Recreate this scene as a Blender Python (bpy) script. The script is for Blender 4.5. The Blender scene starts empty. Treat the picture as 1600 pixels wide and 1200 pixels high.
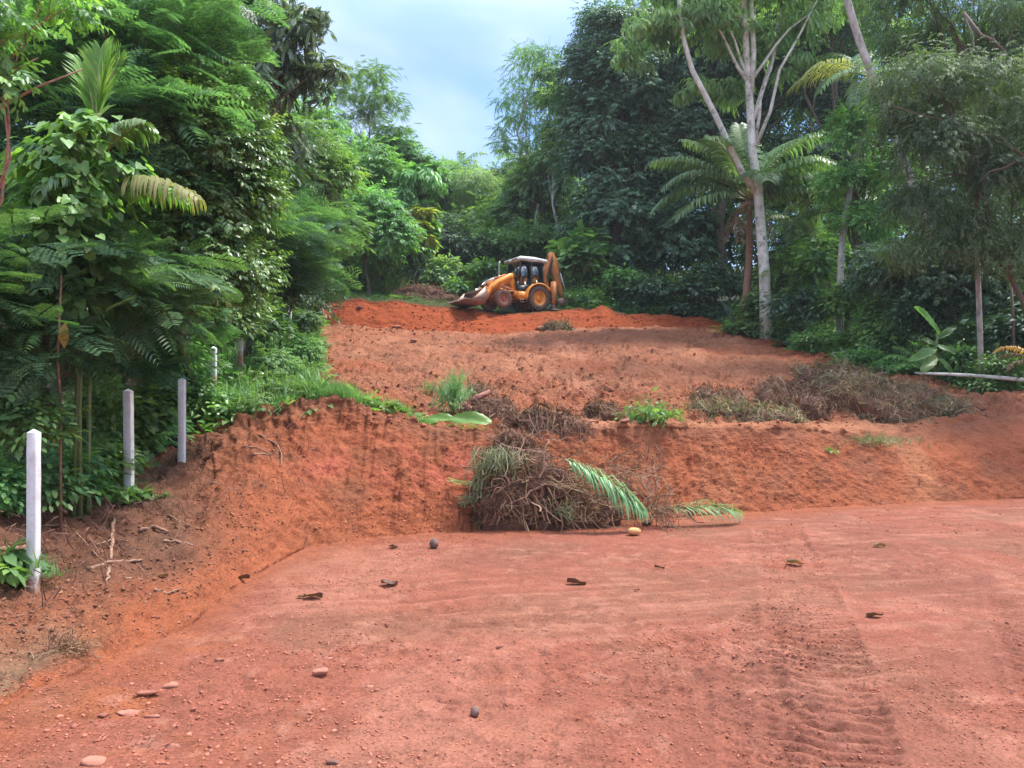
import bpy, math, random
import numpy as np
from mathutils import Vector, Matrix
R = math.radians
S = bpy.context.scene
COL = S.collection

# ------------------------------------------------------------------ camera, sky, sun, exposure
FPX = 1200.0; VH = 640.0; CZ = 2.2            # focal length in photo pixels, horizon row, eye height
cam_d = bpy.data.cameras.new('camera'); cam = bpy.data.objects.new('camera', cam_d); COL.objects.link(cam)
cam.location = (0, 0, CZ); cam.rotation_euler = (R(90), 0, 0)
cam_d.sensor_width = 36; cam_d.lens = 27.0; cam_d.shift_y = (VH-600)/1600.0
cam_d.clip_start = 0.05; cam_d.clip_end = 6000
S.camera = cam
SUN_EL, SUN_AZ = 66, 70                      # azimuth measured from +Y clockwise (behind the camera, to the right)
world = bpy.data.worlds.new('World'); S.world = world; world.use_nodes = True
wn = world.node_tree.nodes; wl = world.node_tree.links; wn.clear()
def WN(t, **k):
    n = wn.new(t)
    for a, b in k.items(): setattr(n, a, b)
    return n
sky = WN('ShaderNodeTexSky', sky_type='NISHITA', sun_disc=False, sun_elevation=R(SUN_EL), sun_rotation=R(SUN_AZ))
sky.air_density = 1.0; sky.dust_density = 1.2; sky.ozone_density = 1.0
tc = WN('ShaderNodeTexCoord'); sep = WN('ShaderNodeSeparateXYZ'); wl.new(tc.outputs['Generated'], sep.inputs[0])
addz = WN('ShaderNodeMath', operation='ADD'); wl.new(sep.outputs[2], addz.inputs[0]); addz.inputs[1].default_value = 0.16
dx = WN('ShaderNodeMath', operation='DIVIDE'); wl.new(sep.outputs[0], dx.inputs[0]); wl.new(addz.outputs[0], dx.inputs[1])
dy = WN('ShaderNodeMath', operation='DIVIDE'); wl.new(sep.outputs[1], dy.inputs[0]); wl.new(addz.outputs[0], dy.inputs[1])
cmb = WN('ShaderNodeCombineXYZ'); wl.new(dx.outputs[0], cmb.inputs[0]); wl.new(dy.outputs[0], cmb.inputs[1])
mp = WN('ShaderNodeMapping'); wl.new(cmb.outputs[0], mp.inputs[0]); mp.inputs['Location'].default_value = (0.55, 0.1, 0); mp.inputs['Scale'].default_value = (1.0, 0.8, 1)
n1 = WN('ShaderNodeTexNoise'); wl.new(mp.outputs[0], n1.inputs['Vector']); n1.inputs['Scale'].default_value = 0.85; n1.inputs['Detail'].default_value = 7; n1.inputs['Roughness'].default_value = 0.48; n1.inputs['Distortion'].default_value = 0.5
cr = WN('ShaderNodeValToRGB'); wl.new(n1.outputs['Fac'], cr.inputs[0])
cr.color_ramp.elements[0].position = 0.43; cr.color_ramp.elements[0].color = (0.10, 0.10, 0.10, 1)
cr.color_ramp.elements[1].position = 0.60; cr.color_ramp.elements[1].color = (0.95, 0.95, 0.95, 1)
n2 = WN('ShaderNodeTexNoise'); wl.new(mp.outputs[0], n2.inputs['Vector']); n2.inputs['Scale'].default_value = 2.6; n2.inputs['Detail'].default_value = 6
cr2 = WN('ShaderNodeValToRGB'); wl.new(n2.outputs['Fac'], cr2.inputs[0])
cr2.color_ramp.elements[0].position = 0.3; cr2.color_ramp.elements[0].color = (3.6, 4.7, 6.9, 1)
cr2.color_ramp.elements[1].position = 0.7; cr2.color_ramp.elements[1].color = (5.7, 6.2, 7.4, 1)
mixc = WN('ShaderNodeMixRGB'); wl.new(cr.outputs[0], mixc.inputs[0]); skm = WN('ShaderNodeMixRGB', blend_type='MULTIPLY'); skm.inputs[0].default_value = 1; wl.new(sky.outputs[0], skm.inputs[1]); skm.inputs[2].default_value = (0.76, 1.10, 1.45, 1); wl.new(skm.outputs[0], mixc.inputs[1]); wl.new(cr2.outputs[0], mixc.inputs[2])
zr = WN('ShaderNodeMapRange'); wl.new(sep.outputs[2], zr.inputs[0]); zr.inputs[1].default_value = .42; zr.inputs[2].default_value = .9; zr.inputs[3].default_value = .98; zr.inputs[4].default_value = 3.0
zm = WN('ShaderNodeVectorMath', operation='SCALE'); wl.new(mixc.outputs[0], zm.inputs[0]); wl.new(zr.outputs[0], zm.inputs['Scale'])
zt = WN('ShaderNodeMapRange'); wl.new(sep.outputs[2], zt.inputs[0]); zt.inputs[1].default_value = .42; zt.inputs[2].default_value = .8
zg = WN('ShaderNodeMixRGB', blend_type='MULTIPLY'); wl.new(zt.outputs[0], zg.inputs[0]); wl.new(zm.outputs[0], zg.inputs[1]); zg.inputs[2].default_value = (1.25, 1.0, .78, 1)
bg = WN('ShaderNodeBackground'); wl.new(zg.outputs[0], bg.inputs[0]); bg.inputs[1].default_value = 0.10
wo = WN('ShaderNodeOutputWorld'); wl.new(bg.outputs[0], wo.inputs[0])
sd = bpy.data.lights.new('sun', 'SUN'); sun = bpy.data.objects.new('sun', sd); COL.objects.link(sun)
sd.energy = 3.0; sd.angle = R(7); sd.color = (1.0, 0.95, 0.86)
a = R(SUN_AZ); e = R(SUN_EL)
sdir = Vector((math.sin(a)*math.cos(e), math.cos(a)*math.cos(e), math.sin(e)))
sun.rotation_euler = sdir.to_track_quat('Z', 'Y').to_euler(); sun.location = (20, -30, 60)
S.view_settings.view_transform = 'Standard'; S.view_settings.look = 'None'; S.view_settings.exposure = 1.05; S.view_settings.gamma = 1
S.cycles.max_bounces = 6; S.cycles.diffuse_bounces = 3; S.cycles.transmission_bounces = 4; S.cycles.transparent_max_bounces = 6
S.cycles.volume_bounces = 0; S.cycles.use_denoising = True

# ------------------------------------------------------------------ helpers
rng = np.random.default_rng(7)
def hsh(ix, iy, iz, seed):
    h = (ix.astype(np.int64)*374761393 + iy.astype(np.int64)*668265263 + iz.astype(np.int64)*2147483647 + seed*1274126177) & 0xFFFFFFFF
    h = ((h ^ (h >> 13))*1274126177) & 0xFFFFFFFF
    h = ((h ^ (h >> 16))*2246822519) & 0xFFFFFFFF
    return ((h ^ (h >> 15)) & 0xFFFFFF)/float(0xFFFFFF)
def vnoise(x, y, z, seed=0):
    x0 = np.floor(x); y0 = np.floor(y); z0 = np.floor(z)
    fx = x-x0; fy = y-y0; fz = z-z0
    fx = fx*fx*(3-2*fx); fy = fy*fy*(3-2*fy); fz = fz*fz*(3-2*fz)
    r = 0
    for i in (0, 1):
        wx = fx if i else 1-fx
        for j in (0, 1):
            wy = fy if j else 1-fy
            for k in (0, 1):
                wz = fz if k else 1-fz
                r = r + wx*wy*wz*hsh(x0+i, y0+j, z0+k, seed)
    return r*2-1
def fbm(x, y, z, octv=4, seed=0, gain=0.5):
    x = np.asarray(x, float); y = np.asarray(y, float)+np.zeros_like(x); z = np.asarray(z, float)+np.zeros_like(x)
    a_ = 1.0; s = 0; r = 0; f = 1.0
    for o in range(octv):
        r = r + a_*vnoise(x*f+o*17.3, y*f+o*9.1, z*f-o*5.7, seed+o); s += a_; a_ *= gain; f *= 2.03
    return r/s
def px(u, v, Y): return np.array(((u-800)/FPX*Y, Y, CZ+(VH-v)/FPX*Y))
def sstep(a_, b_, x):
    t = np.clip((x-a_)/(b_-a_), 0, 1); return t*t*(3-2*t)

def mesh_arrays(name, V, F, mat=None, smooth=False):
    """V (n,3) float, F (m,k) int, all faces with k corners"""
    me = bpy.data.meshes.new(name)
    V = np.ascontiguousarray(V, dtype=np.float32); F = np.ascontiguousarray(F, dtype=np.int32)
    k = F.shape[1]; m = len(F)
    me.vertices.add(len(V)); me.vertices.foreach_set('co', V.ravel())
    me.loops.add(m*k); me.loops.foreach_set('vertex_index', F.ravel())
    me.polygons.add(m); me.polygons.foreach_set('loop_start', np.arange(0, m*k, k, dtype=np.int32))
    try: me.polygons.foreach_set('loop_total', np.full(m, k, dtype=np.int32))
    except Exception: pass
    if smooth: me.polygons.foreach_set('use_smooth', np.ones(m, dtype=bool))
    me.update(calc_edges=True)
    if mat is not None: me.materials.append(mat)
    return me
def link(name, me, parent=None, loc=None):
    o = bpy.data.objects.new(name, me); COL.objects.link(o)
    if parent is not None: o.parent = parent
    if loc is not None: o.location = tuple(float(c) for c in loc)
    return o
def tag(o, label=None, cat=None, group=None, kind=None):
    if label: o['label'] = label
    if cat: o['category'] = cat
    if group: o['group'] = group
    if kind: o['kind'] = kind
    return o
def empty(name, loc, rz=0, label=None, cat=None, group=None):
    o = link(name, None, None, loc); o.rotation_euler = (0, 0, rz); o.empty_display_size = 0.2
    return tag(o, label, cat, group)

class MB:
    """collects triangles"""
    def __init__(s): s.V = []; s.F = []; s.n = 0
    def add(s, V, F):
        V = np.asarray(V, float); F = np.asarray(F, int)
        if F.shape[1] == 4: F = np.vstack((F[:, [0, 1, 2]], F[:, [0, 2, 3]]))
        s.V.append(V); s.F.append(F+s.n); s.n += len(V)
    def box(s, c, d, rot=None, taper=None):
        x, y, z = d[0]/2, d[1]/2, d[2]/2
        V = np.array([(-x,-y,-z),(x,-y,-z),(x,y,-z),(-x,y,-z),(-x,-y,z),(x,-y,z),(x,y,z),(-x,y,z)], float)
        if taper is not None: V[4:, 0] *= taper[0]; V[4:, 1] *= taper[1]
        if rot is not None: V = V @ np.array(rot).T
        s.add(V+np.array(c), [(0,3,2,1),(4,5,6,7),(0,1,5,4),(1,2,6,5),(2,3,7,6),(3,0,4,7)])
    def hexa(s, P):
        s.add(P, [(0,3,2,1),(4,5,6,7),(0,1,5,4),(1,2,6,5),(2,3,7,6),(3,0,4,7)])
    def prism(s, poly, y0, y1):
        """poly: (x,z) outline (convex or nearly), extruded along y"""
        n = len(poly); P = np.array(poly, float); c = P.mean(0)
        V = np.vstack((np.c_[P[:,0], np.full(n, y0), P[:,1]], np.c_[P[:,0], np.full(n, y1), P[:,1]], [[c[0], y0, c[1]], [c[0], y1, c[1]]]))
        F = []
        for i in range(n):
            j = (i+1) % n
            F += [(i, j, n+j), (i, n+j, n+i), (2*n, j, i), (2*n+1, n+i, n+j)]
        s.add(V, F)
    def strip(s, top, bot, y0, y1):
        """band between two (x,z) polylines of same length, extruded along y"""
        n = len(top); T = np.array(top, float); B = np.array(bot, float)
        def ring(P, y): return np.c_[P[:,0], np.full(n, y), P[:,1]]
        V = np.vstack((ring(T, y0), ring(B, y0), ring(T, y1), ring(B, y1))); F = []
        for i in range(n-1):
            a_, b_ = i, i+1
            F += [(a_, b_, n+b_, n+a_), (2*n+a_, 3*n+a_, 3*n+b_, 2*n+b_), (a_, 2*n+a_, 2*n+b_, b_), (n+a_, n+b_, 3*n+b_, 3*n+a_)]
        F += [(0, n, 3*n, 2*n), (n-1, 3*n-1, 4*n-1, 2*n-1)]
        s.add(V, F)
    def tube(s, pts, rad, seg=8, cap=True):
        pts = np.array(pts, float); n = len(pts)
        rad = np.zeros(n)+np.array(rad, float)
        t = np.gradient(pts, axis=0); t /= np.linalg.norm(t, axis=1)[:, None]+1e-9
        ref = np.array((0.31, 0.95, 0.05)) if abs(t[0][1]) < 0.9 else np.array((1., 0, 0))
        V = []
        for i in range(n):
            a_ = np.cross(t[i], ref); a_ /= np.linalg.norm(a_)+1e-9; b_ = np.cross(t[i], a_)
            ref = -np.cross(t[i], a_) if False else ref
            th = np.arange(seg)*2*math.pi/seg
            V.append(pts[i]+rad[i]*(np.cos(th)[:, None]*a_+np.sin(th)[:, None]*b_))
        V = np.vstack(V); F = []
        for i in range(n-1):
            for j in range(seg):
                k = (j+1) % seg
                F.append((i*seg+j, i*seg+k, (i+1)*seg+k, (i+1)*seg+j))
        F = np.array(F)
        F = np.vstack((F[:, [0, 1, 2]], F[:, [0, 2, 3]]))
        if cap:
            V = np.vstack((V, pts[0], pts[-1])); c0 = n*seg; c1 = c0+1; cf = []
            for j in range(seg):
                k = (j+1) % seg
                cf += [(c0, k, j), (c1, (n-1)*seg+j, (n-1)*seg+k)]
            F = np.vstack((F, cf))
        s.add(V, F)
    def cyl(s, c, r, w, axis='y', seg=24, r2=None):
        c = np.array(c, float); d = {'x': (1, 0, 0), 'y': (0, 1, 0), 'z': (0, 0, 1)}[axis]; d = np.array(d, float)*w/2
        s.tube([c-d, c+d], [r, r if r2 is None else r2], seg)
    def lathe(s, prof, c, seg=32):
        """prof: (radius, y) closed profile, revolved round the y axis through c"""
        P = np.array(prof, float); n = len(P); th = np.arange(seg)*2*math.pi/seg
        V = np.vstack([np.c_[P[:,0]*math.cos(t), P[:,1], P[:,0]*math.sin(t)] for t in th])+np.array(c)
        F = []
        for i in range(seg):
            k = (i+1) % seg
            for j in range(n):
                m = (j+1) % n
                F.append((i*n+j, i*n+m, k*n+m, k*n+j))
        s.add(V, F)
    def build(s, name, mat, parent=None, loc=None, smooth=False, org=None):
        V = np.vstack(s.V); F = np.vstack(s.F)
        if org is not None: V = V-np.array(org)
        me = mesh_arrays(name, V, F, mat, smooth)
        o = link(name, me, parent, loc)
        return o

# ------------------------------------------------------------------ materials
def newmat(name):
    m = bpy.data.materials.new(name); m.use_nodes = True
    m.node_tree.nodes.clear(); return m, m.node_tree.nodes, m.node_tree.links
def rgba(c): return (c[0], c[1], c[2], 1)
def leafmat(name, cols, trans=0.3, rough=0.45, clump=0.9, spec=0.35):
    if name.split('_')[0] in ('feathery', 'glossy', 'dark', 'drooping', 'olive', 'light', 'pale', 'mid', 'creeper', 'palm'): cols = [(c[0]*1.6, c[1]*1.3, c[2]*1.1) for c in cols]
    """cols: three colours dark, mid, light"""
    m, N, L = newmat(name)
    g = N.new('ShaderNodeNewGeometry'); tcn = N.new('ShaderNodeTexCoord')
    nz = N.new('ShaderNodeTexNoise'); L.new(tcn.outputs['Object'], nz.inputs['Vector']); nz.inputs['Scale'].default_value = clump; nz.inputs['Detail'].default_value = 3
    mx = N.new('ShaderNodeMath'); mx.operation = 'MULTIPLY_ADD'; L.new(nz.outputs['Fac'], mx.inputs[0]); mx.inputs[1].default_value = 1.5; mx.inputs[2].default_value = -0.55
    ad = N.new('ShaderNodeMath'); ad.operation = 'MULTIPLY_ADD'; L.new(g.outputs['Random Per Island'], ad.inputs[0]); ad.inputs[1].default_value = 0.6; L.new(mx.outputs[0], ad.inputs[2])
    r = N.new('ShaderNodeValToRGB'); L.new(ad.outputs[0], r.inputs[0])
    e_ = r.color_ramp.elements; e_[0].position = 0.1; e_[0].color = rgba(cols[0]); e_[1].position = 0.95; e_[1].color = rgba(cols[2])
    k = e_.new(0.5); k.color = rgba(cols[1])
    oi = N.new('ShaderNodeObjectInfo'); hs = N.new('ShaderNodeHueSaturation'); L.new(r.outputs[0], hs.inputs['Color'])
    hv = N.new('ShaderNodeMapRange'); L.new(oi.outputs['Random'], hv.inputs[0]); hv.inputs[3].default_value = 0.485; hv.inputs[4].default_value = 0.515; L.new(hv.outputs[0], hs.inputs['Hue'])
    vv = N.new('ShaderNodeMapRange'); L.new(oi.outputs['Random'], vv.inputs[0]); vv.inputs[3].default_value = 0.85; vv.inputs[4].default_value = 1.15; L.new(vv.outputs[0], hs.inputs['Value']); hs.inputs['Saturation'].default_value = .86
    p = N.new('ShaderNodeBsdfPrincipled'); L.new(hs.outputs[0], p.inputs['Base Color']); p.inputs['Roughness'].default_value = rough; p.inputs['Specular IOR Level'].default_value = spec
    trans = min(.42, trans*1.3)
    t = N.new('ShaderNodeBsdfTranslucent'); sc_ = N.new('ShaderNodeMixRGB'); sc_.blend_type = 'MULTIPLY'; sc_.inputs[0].default_value = 1; L.new(hs.outputs[0], sc_.inputs[1]); sc_.inputs[2].default_value = (1.5, 1.7, 0.6, 1); L.new(sc_.outputs[0], t.inputs[0])
    ms = N.new('ShaderNodeMixShader'); ms.inputs[0].default_value = trans; L.new(p.outputs[0], ms.inputs[1]); L.new(t.outputs[0], ms.inputs[2])
    o = N.new('ShaderNodeOutputMaterial'); L.new(ms.outputs[0], o.inputs[0])
    return m
def plain(name, c, rough=0.6, metal=0, c2=None, scale=6, bump=0.0, bscale=30, dirt=None, dirtamt=0.5, stretch=(1, 1, 1), spec=0.4, isl=0.0):
    m, N, L = newmat(name)
    p = N.new('ShaderNodeBsdfPrincipled'); p.inputs['Roughness'].default_value = rough; p.inputs['Metallic'].default_value = metal; p.inputs['Specular IOR Level'].default_value = spec
    tcn = N.new('ShaderNodeTexCoord'); mpn = N.new('ShaderNodeMapping'); L.new(tcn.outputs['Object'], mpn.inputs[0]); mpn.inputs['Scale'].default_value = stretch
    nz = N.new('ShaderNodeTexNoise'); L.new(mpn.outputs[0], nz.inputs['Vector']); nz.inputs['Scale'].default_value = scale; nz.inputs['Detail'].default_value = 6; nz.inputs['Roughness'].default_value = 0.62
    r = N.new('ShaderNodeValToRGB'); L.new(nz.outputs['Fac'], r.inputs[0]); r.color_ramp.elements[0].position = 0.35; r.color_ramp.elements[1].position = 0.65
    r.color_ramp.elements[0].color = rgba(c); r.color_ramp.elements[1].color = rgba(c2 or [x*0.8 for x in c])
    out = r.outputs[0]
    if isl:
        g = N.new('ShaderNodeNewGeometry'); hs = N.new('ShaderNodeHueSaturation'); mr = N.new('ShaderNodeMapRange')
        L.new(g.outputs['Random Per Island'], mr.inputs[0]); mr.inputs[3].default_value = 1-isl; mr.inputs[4].default_value = 1+isl
        L.new(mr.outputs[0], hs.inputs['Value']); L.new(out, hs.inputs['Color']); out = hs.outputs[0]
    if dirt:
        n3 = N.new('ShaderNodeTexNoise'); L.new(tcn.outputs['Object'], n3.inputs['Vector']); n3.inputs['Scale'].default_value = 3.3; n3.inputs['Detail'].default_value = 8; n3.inputs['Roughness'].default_value = 0.7
        r3 = N.new('ShaderNodeValToRGB'); L.new(n3.outputs['Fac'], r3.inputs[0]); r3.color_ramp.elements[0].position = 0.62-0.3*dirtamt; r3.color_ramp.elements[1].position = 0.72-0.1*dirtamt
        mx = N.new('ShaderNodeMixRGB'); L.new(r3.outputs[0], mx.inputs[0]); L.new(out, mx.inputs[1]); mx.inputs[2].default_value = rgba(dirt); out = mx.outputs[0]
    L.new(out, p.inputs['Base Color'])
    if bump:
        n4 = N.new('ShaderNodeTexNoise'); L.new(mpn.outputs[0], n4.inputs['Vector']); n4.inputs['Scale'].default_value = bscale; n4.inputs['Detail'].default_value = 5
        b = N.new('ShaderNodeBump'); b.inputs['Strength'].default_value = bump; b.inputs['Distance'].default_value = 0.02; L.new(n4.outputs['Fac'], b.inputs['Height']); L.new(b.outputs[0], p.inputs['Normal'])
    o = N.new('ShaderNodeOutputMaterial'); L.new(p.outputs[0], o.inputs[0])
    return m
SOIL = (0.36, 0.115, 0.065)
M = dict(
 feather=leafmat('feathery_leaves', [(.022,.075,.05), (.05,.15,.085), (.11,.26,.11)], .3),
 glossy=leafmat('glossy_leaves', [(.02,.075,.025), (.065,.18,.045), (.19,.36,.07)], .2, .32, 1.3, .6),
 dark=leafmat('dark_leaves', [(.015,.055,.035), (.038,.11,.062), (.085,.19,.09)], .18, .45, .5),
 droop=leafmat('drooping_leaves', [(.03,.07,.05), (.075,.14,.09), (.14,.22,.11)], .2),
 olive=leafmat('olive_leaves', [(.024,.065,.033), (.052,.125,.058), (.105,.21,.088)], .28, .5, .7),
 light=leafmat('light_leaves', [(.04,.12,.05), (.085,.21,.085), (.17,.32,.12)], .32, .5, .4),
 pale=leafmat('pale_leaves', [(.06,.15,.07), (.12,.25,.12), (.22,.36,.16)], .35, .55, .35),
 mid=leafmat('mid_green_leaves', [(.03,.11,.04), (.08,.22,.065), (.16,.36,.085)], .28, .45, .8),
 creeper=leafmat('creeper_leaves', [(.03,.10,.025), (.08,.21,.05), (.18,.36,.08)], .3, .4, 2.0, .5),
 bright=leafmat('bright_grass', [(.06,.15,.045), (.13,.27,.075), (.27,.42,.12)], .35, .5, 1.1),
 yellow=leafmat('yellow_leaves', [(.25,.32,.04), (.4,.45,.06), (.55,.5,.1)], .35),
 lime=leafmat('lime_grass', [(.11,.21,.05), (.22,.38,.09), (.36,.52,.16)], .35, .5, 1.1),
 palm=leafmat('palm_leaflets', [(.045,.12,.055), (.085,.19,.08), (.16,.29,.12)], .26, .4, .6, .5),
 palmbright=leafmat('young_palm_leaflets', [(.09,.24,.03), (.16,.36,.04), (.28,.46,.07)], .4, .4, 2),
 palmcut=leafmat('cut_palm_leaflets', [(.13,.26,.1), (.2,.36,.15), (.3,.45,.2)], .25, .4, 2),
 palmdry=leafmat('half_dry_palm_leaflets', [(.16,.2,.04), (.3,.3,.09), (.4,.33,.15)], .3, .5, 1.6),
 drygrass=leafmat('dry_fibres', [(.07,.035,.018), (.18,.09,.042), (.36,.22,.10)], .1, .7, 2.5, .2),
 drygreen=leafmat('wilted_grass', [(.09,.11,.045), (.19,.2,.09), (.32,.31,.16)], .2, .6, 2.5, .2),
 rootfib=leafmat('root_fibres', [(.06,.024,.013), (.15,.058,.03), (.27,.125,.065)], .05, .7, 2.5, .2),
 taro=leafmat('big_soft_leaf', [(.09,.25,.03), (.14,.34,.04), (.22,.42,.07)], .3, .35, 1.5),
 brownleaf=leafmat('brown_leaf', [(.06,.02,.015), (.1,.035,.025), (.18,.07,.05)], .1, .6),
 orangeleaf=leafmat('orange_leaf', [(.5,.22,.02), (.6,.3,.03), (.6,.35,.05)], .3, .5),
 bark=plain('bark', (.16,.12,.09), .85, c2=(.09,.07,.05), scale=9, bump=.6, bscale=14, stretch=(1,1,.35)),
 barkpale=plain('pale_lichen_bark', (.52,.50,.45), .85, c2=(.24,.23,.19), scale=5, bump=.5, bscale=20, stretch=(1,1,.6)),
 barkwhite=plain('white_bark', (.78,.76,.70), .8, c2=(.5,.48,.42), scale=3, bump=.4, bscale=12, stretch=(1,1,.7), dirt=(.12,.12,.08), dirtamt=.35),
 stem=plain('green_stem', (.16,.22,.07), .6, c2=(.1,.14,.05), scale=12),
 rachis=plain('frond_midrib', (.22,.26,.1), .5, c2=(.3,.28,.14), scale=5),
 root=plain('root_wood', (.36,.21,.14), .85, c2=(.2,.1,.065), scale=16, bump=.5, bscale=40),
 woodred=plain('cut_root_wood', (.34,.15,.11), .8, c2=(.2,.07,.05), scale=9, bump=.5),
 soil=plain('heaped_soil', (.17,.075,.045), .95, c2=(.09,.045,.03), scale=5, bump=.9, bscale=22),
 rockred=plain('dusty_red_rock', (.32,.12,.07), .9, c2=(.22,.08,.05), scale=7, bump=.6, bscale=18),
 rockdark=plain('dark_brown_rock', (.2,.09,.065), .85, c2=(.11,.05,.04), scale=9, bump=.6, bscale=22),
 rockyellow=plain('yellow_rock', (.62,.36,.14), .85, c2=(.5,.25,.1), scale=9, bump=.5, bscale=22),
 rockpink=plain('pink_rock', (.40,.17,.11), .9, c2=(.28,.105,.07), scale=11, bump=.6, bscale=22),
 concrete=plain('white_washed_concrete', (.70,.69,.68), .85, c2=(.56,.54,.52), scale=9, bump=.35, bscale=60, dirt=(.36,.33,.28), dirtamt=.12),
 nut=plain('coconut_husk', (.12,.07,.06), .8, c2=(.22,.14,.11), scale=14, bump=.5),
 orange=plain('orange_paint', (.86,.32,.03), .45, c2=(.74,.25,.03), scale=3, dirt=(.36,.13,.06), dirtamt=.35),
 orangedirty=plain('worn_orange_paint', (.62,.22,.045), .6, c2=(.46,.16,.045), scale=4, dirt=(.25,.10,.06), dirtamt=.6),
 black=plain('black_panel', (.015,.016,.018), .4, c2=(.03,.03,.033), scale=4),
 tyre=plain('dusty_tyre', (.075,.055,.05), .9, c2=(.16,.08,.055), scale=4, bump=.3, dirt=(.24,.1,.065), dirtamt=.3),
 tyrered=plain('mud_covered_tyre', (.21,.1,.07), .9, c2=(.12,.065,.05), scale=4, bump=.3),
 rimred=plain('mud_covered_rim', (.45,.16,.09), .7, c2=(.35,.13,.08), scale=6),
 rooft=plain('white_roof', (.72,.72,.70), .5, c2=(.55,.54,.5), scale=4),
 steel=plain('worn_steel', (.26,.2,.17), .5, .4, c2=(.3,.17,.12), scale=5, dirt=(.28,.11,.07), dirtamt=.4),
 chrome=plain('cylinder_rod', (.6,.6,.6), .3, .7),
 greyp=plain('grey_metal', (.35,.34,.32), .5, .3),
)
mg, N, L = newmat('cab_glass')
p_ = N.new('ShaderNodeBsdfPrincipled'); p_.inputs['Base Color'].default_value = (.75, .85, .9, 1); p_.inputs['Roughness'].default_value = .04; p_.inputs['IOR'].default_value = 1.45
t_ = N.new('ShaderNodeBsdfTransparent'); t_.inputs[0].default_value = (.36, .42, .45, 1)
ms_ = N.new('ShaderNodeMixShader'); fr_ = N.new('ShaderNodeFresnel'); fr_.inputs[0].default_value = 1.6; ad_ = N.new('ShaderNodeMath'); ad_.operation = 'ADD'; ad_.inputs[1].default_value = .12
L.new(fr_.outputs[0], ad_.inputs[0]); L.new(ad_.outputs[0], ms_.inputs[0])
gl_ = N.new('ShaderNodeBsdfGlossy'); gl_.inputs[0].default_value = (.9, .95, 1, 1); gl_.inputs[1].default_value = .06
L.new(t_.outputs[0], ms_.inputs[1]); L.new(gl_.outputs[0], ms_.inputs[2])
o_ = N.new('ShaderNodeOutputMaterial'); L.new(ms_.outputs[0], o_.inputs[0]); N.remove(p_); M['glass'] = mg

# red mud splashed over the lower part of the posts
def mudfoot(m, col, h):
    N = m.node_tree.nodes; L = m.node_tree.links; p = [n for n in N if n.type == 'BSDF_PRINCIPLED'][0]; src = p.inputs['Base Color'].links[0].from_socket
    t = N.new('ShaderNodeTexCoord'); s = N.new('ShaderNodeSeparateXYZ'); L.new(t.outputs['Object'], s.inputs[0])
    n = N.new('ShaderNodeTexNoise'); L.new(t.outputs['Object'], n.inputs['Vector']); n.inputs['Scale'].default_value = 14; n.inputs['Detail'].default_value = 6; n.inputs['Roughness'].default_value = .7
    r = N.new('ShaderNodeMapRange'); L.new(s.outputs[2], r.inputs[0]); r.inputs[1].default_value = 0; r.inputs[2].default_value = h; r.inputs[3].default_value = .64; r.inputs[4].default_value = .25
    g = N.new('ShaderNodeMath'); g.operation = 'SUBTRACT'; L.new(r.outputs[0], g.inputs[0]); L.new(n.outputs['Fac'], g.inputs[1])
    q = N.new('ShaderNodeMapRange'); L.new(g.outputs[0], q.inputs[0]); q.inputs[1].default_value = -.06; q.inputs[2].default_value = .12
    x = N.new('ShaderNodeMixRGB'); L.new(q.outputs[0], x.inputs[0]); L.new(src, x.inputs[1]); x.inputs[2].default_value = rgba(col); L.new(x.outputs[0], p.inputs['Base Color'])
mudfoot(M['concrete'], (.40, .21, .14), .3)
# ground material: soil colour comes from the sheet's own colour layer (different soils, and the painted light on the shelf), plus grain
mgr, N, L = newmat('red_soil')
at = N.new('ShaderNodeAttribute'); at.attribute_name = 'soil'
tcn = N.new('ShaderNodeTexCoord')
na = N.new('ShaderNodeTexNoise'); L.new(tcn.outputs['Object'], na.inputs['Vector']); na.inputs['Scale'].default_value = 3.0; na.inputs['Detail'].default_value = 9; na.inputs['Roughness'].default_value = .68
nb = N.new('ShaderNodeTexNoise'); L.new(tcn.outputs['Object'], nb.inputs['Vector']); nb.inputs['Scale'].default_value = 38; nb.inputs['Detail'].default_value = 5; nb.inputs['Roughness'].default_value = .7
mr = N.new('ShaderNodeMapRange'); L.new(na.outputs['Fac'], mr.inputs[0]); mr.inputs[1].default_value = .25; mr.inputs[2].default_value = .75; mr.inputs[3].default_value = .72; mr.inputs[4].default_value = 1.28
mr2 = N.new('ShaderNodeMapRange'); L.new(nb.outputs['Fac'], mr2.inputs[0]); mr2.inputs[1].default_value = .25; mr2.inputs[2].default_value = .75; mr2.inputs[3].default_value = .5; mr2.inputs[4].default_value = 1.45
mm = N.new('ShaderNodeMath'); mm.operation = 'MULTIPLY'; L.new(mr.outputs[0], mm.inputs[0]); L.new(mr2.outputs[0], mm.inputs[1])
hs = N.new('ShaderNodeHueSaturation'); L.new(at.outputs['Color'], hs.inputs['Color']); L.new(mm.outputs[0], hs.inputs['Value'])
vo = N.new('ShaderNodeTexVoronoi'); L.new(tcn.outputs['Object'], vo.inputs['Vector']); vo.inputs['Scale'].default_value = 26
vr = N.new('ShaderNodeMapRange'); L.new(vo.outputs['Distance'], vr.inputs[0]); vr.inputs[1].default_value = 0; vr.inputs[2].default_value = .35; vr.inputs[3].default_value = 1; vr.inputs[4].default_value = 0
vc = N.new('ShaderNodeSeparateColor'); L.new(vo.outputs['Color'], vc.inputs[0])
vg = N.new('ShaderNodeMath'); vg.operation = 'GREATER_THAN'; L.new(vc.outputs[0], vg.inputs[0]); vg.inputs[1].default_value = .78
vm = N.new('ShaderNodeMath'); vm.operation = 'MULTIPLY'; L.new(vr.outputs[0], vm.inputs[0]); L.new(vg.outputs[0], vm.inputs[1])
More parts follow.
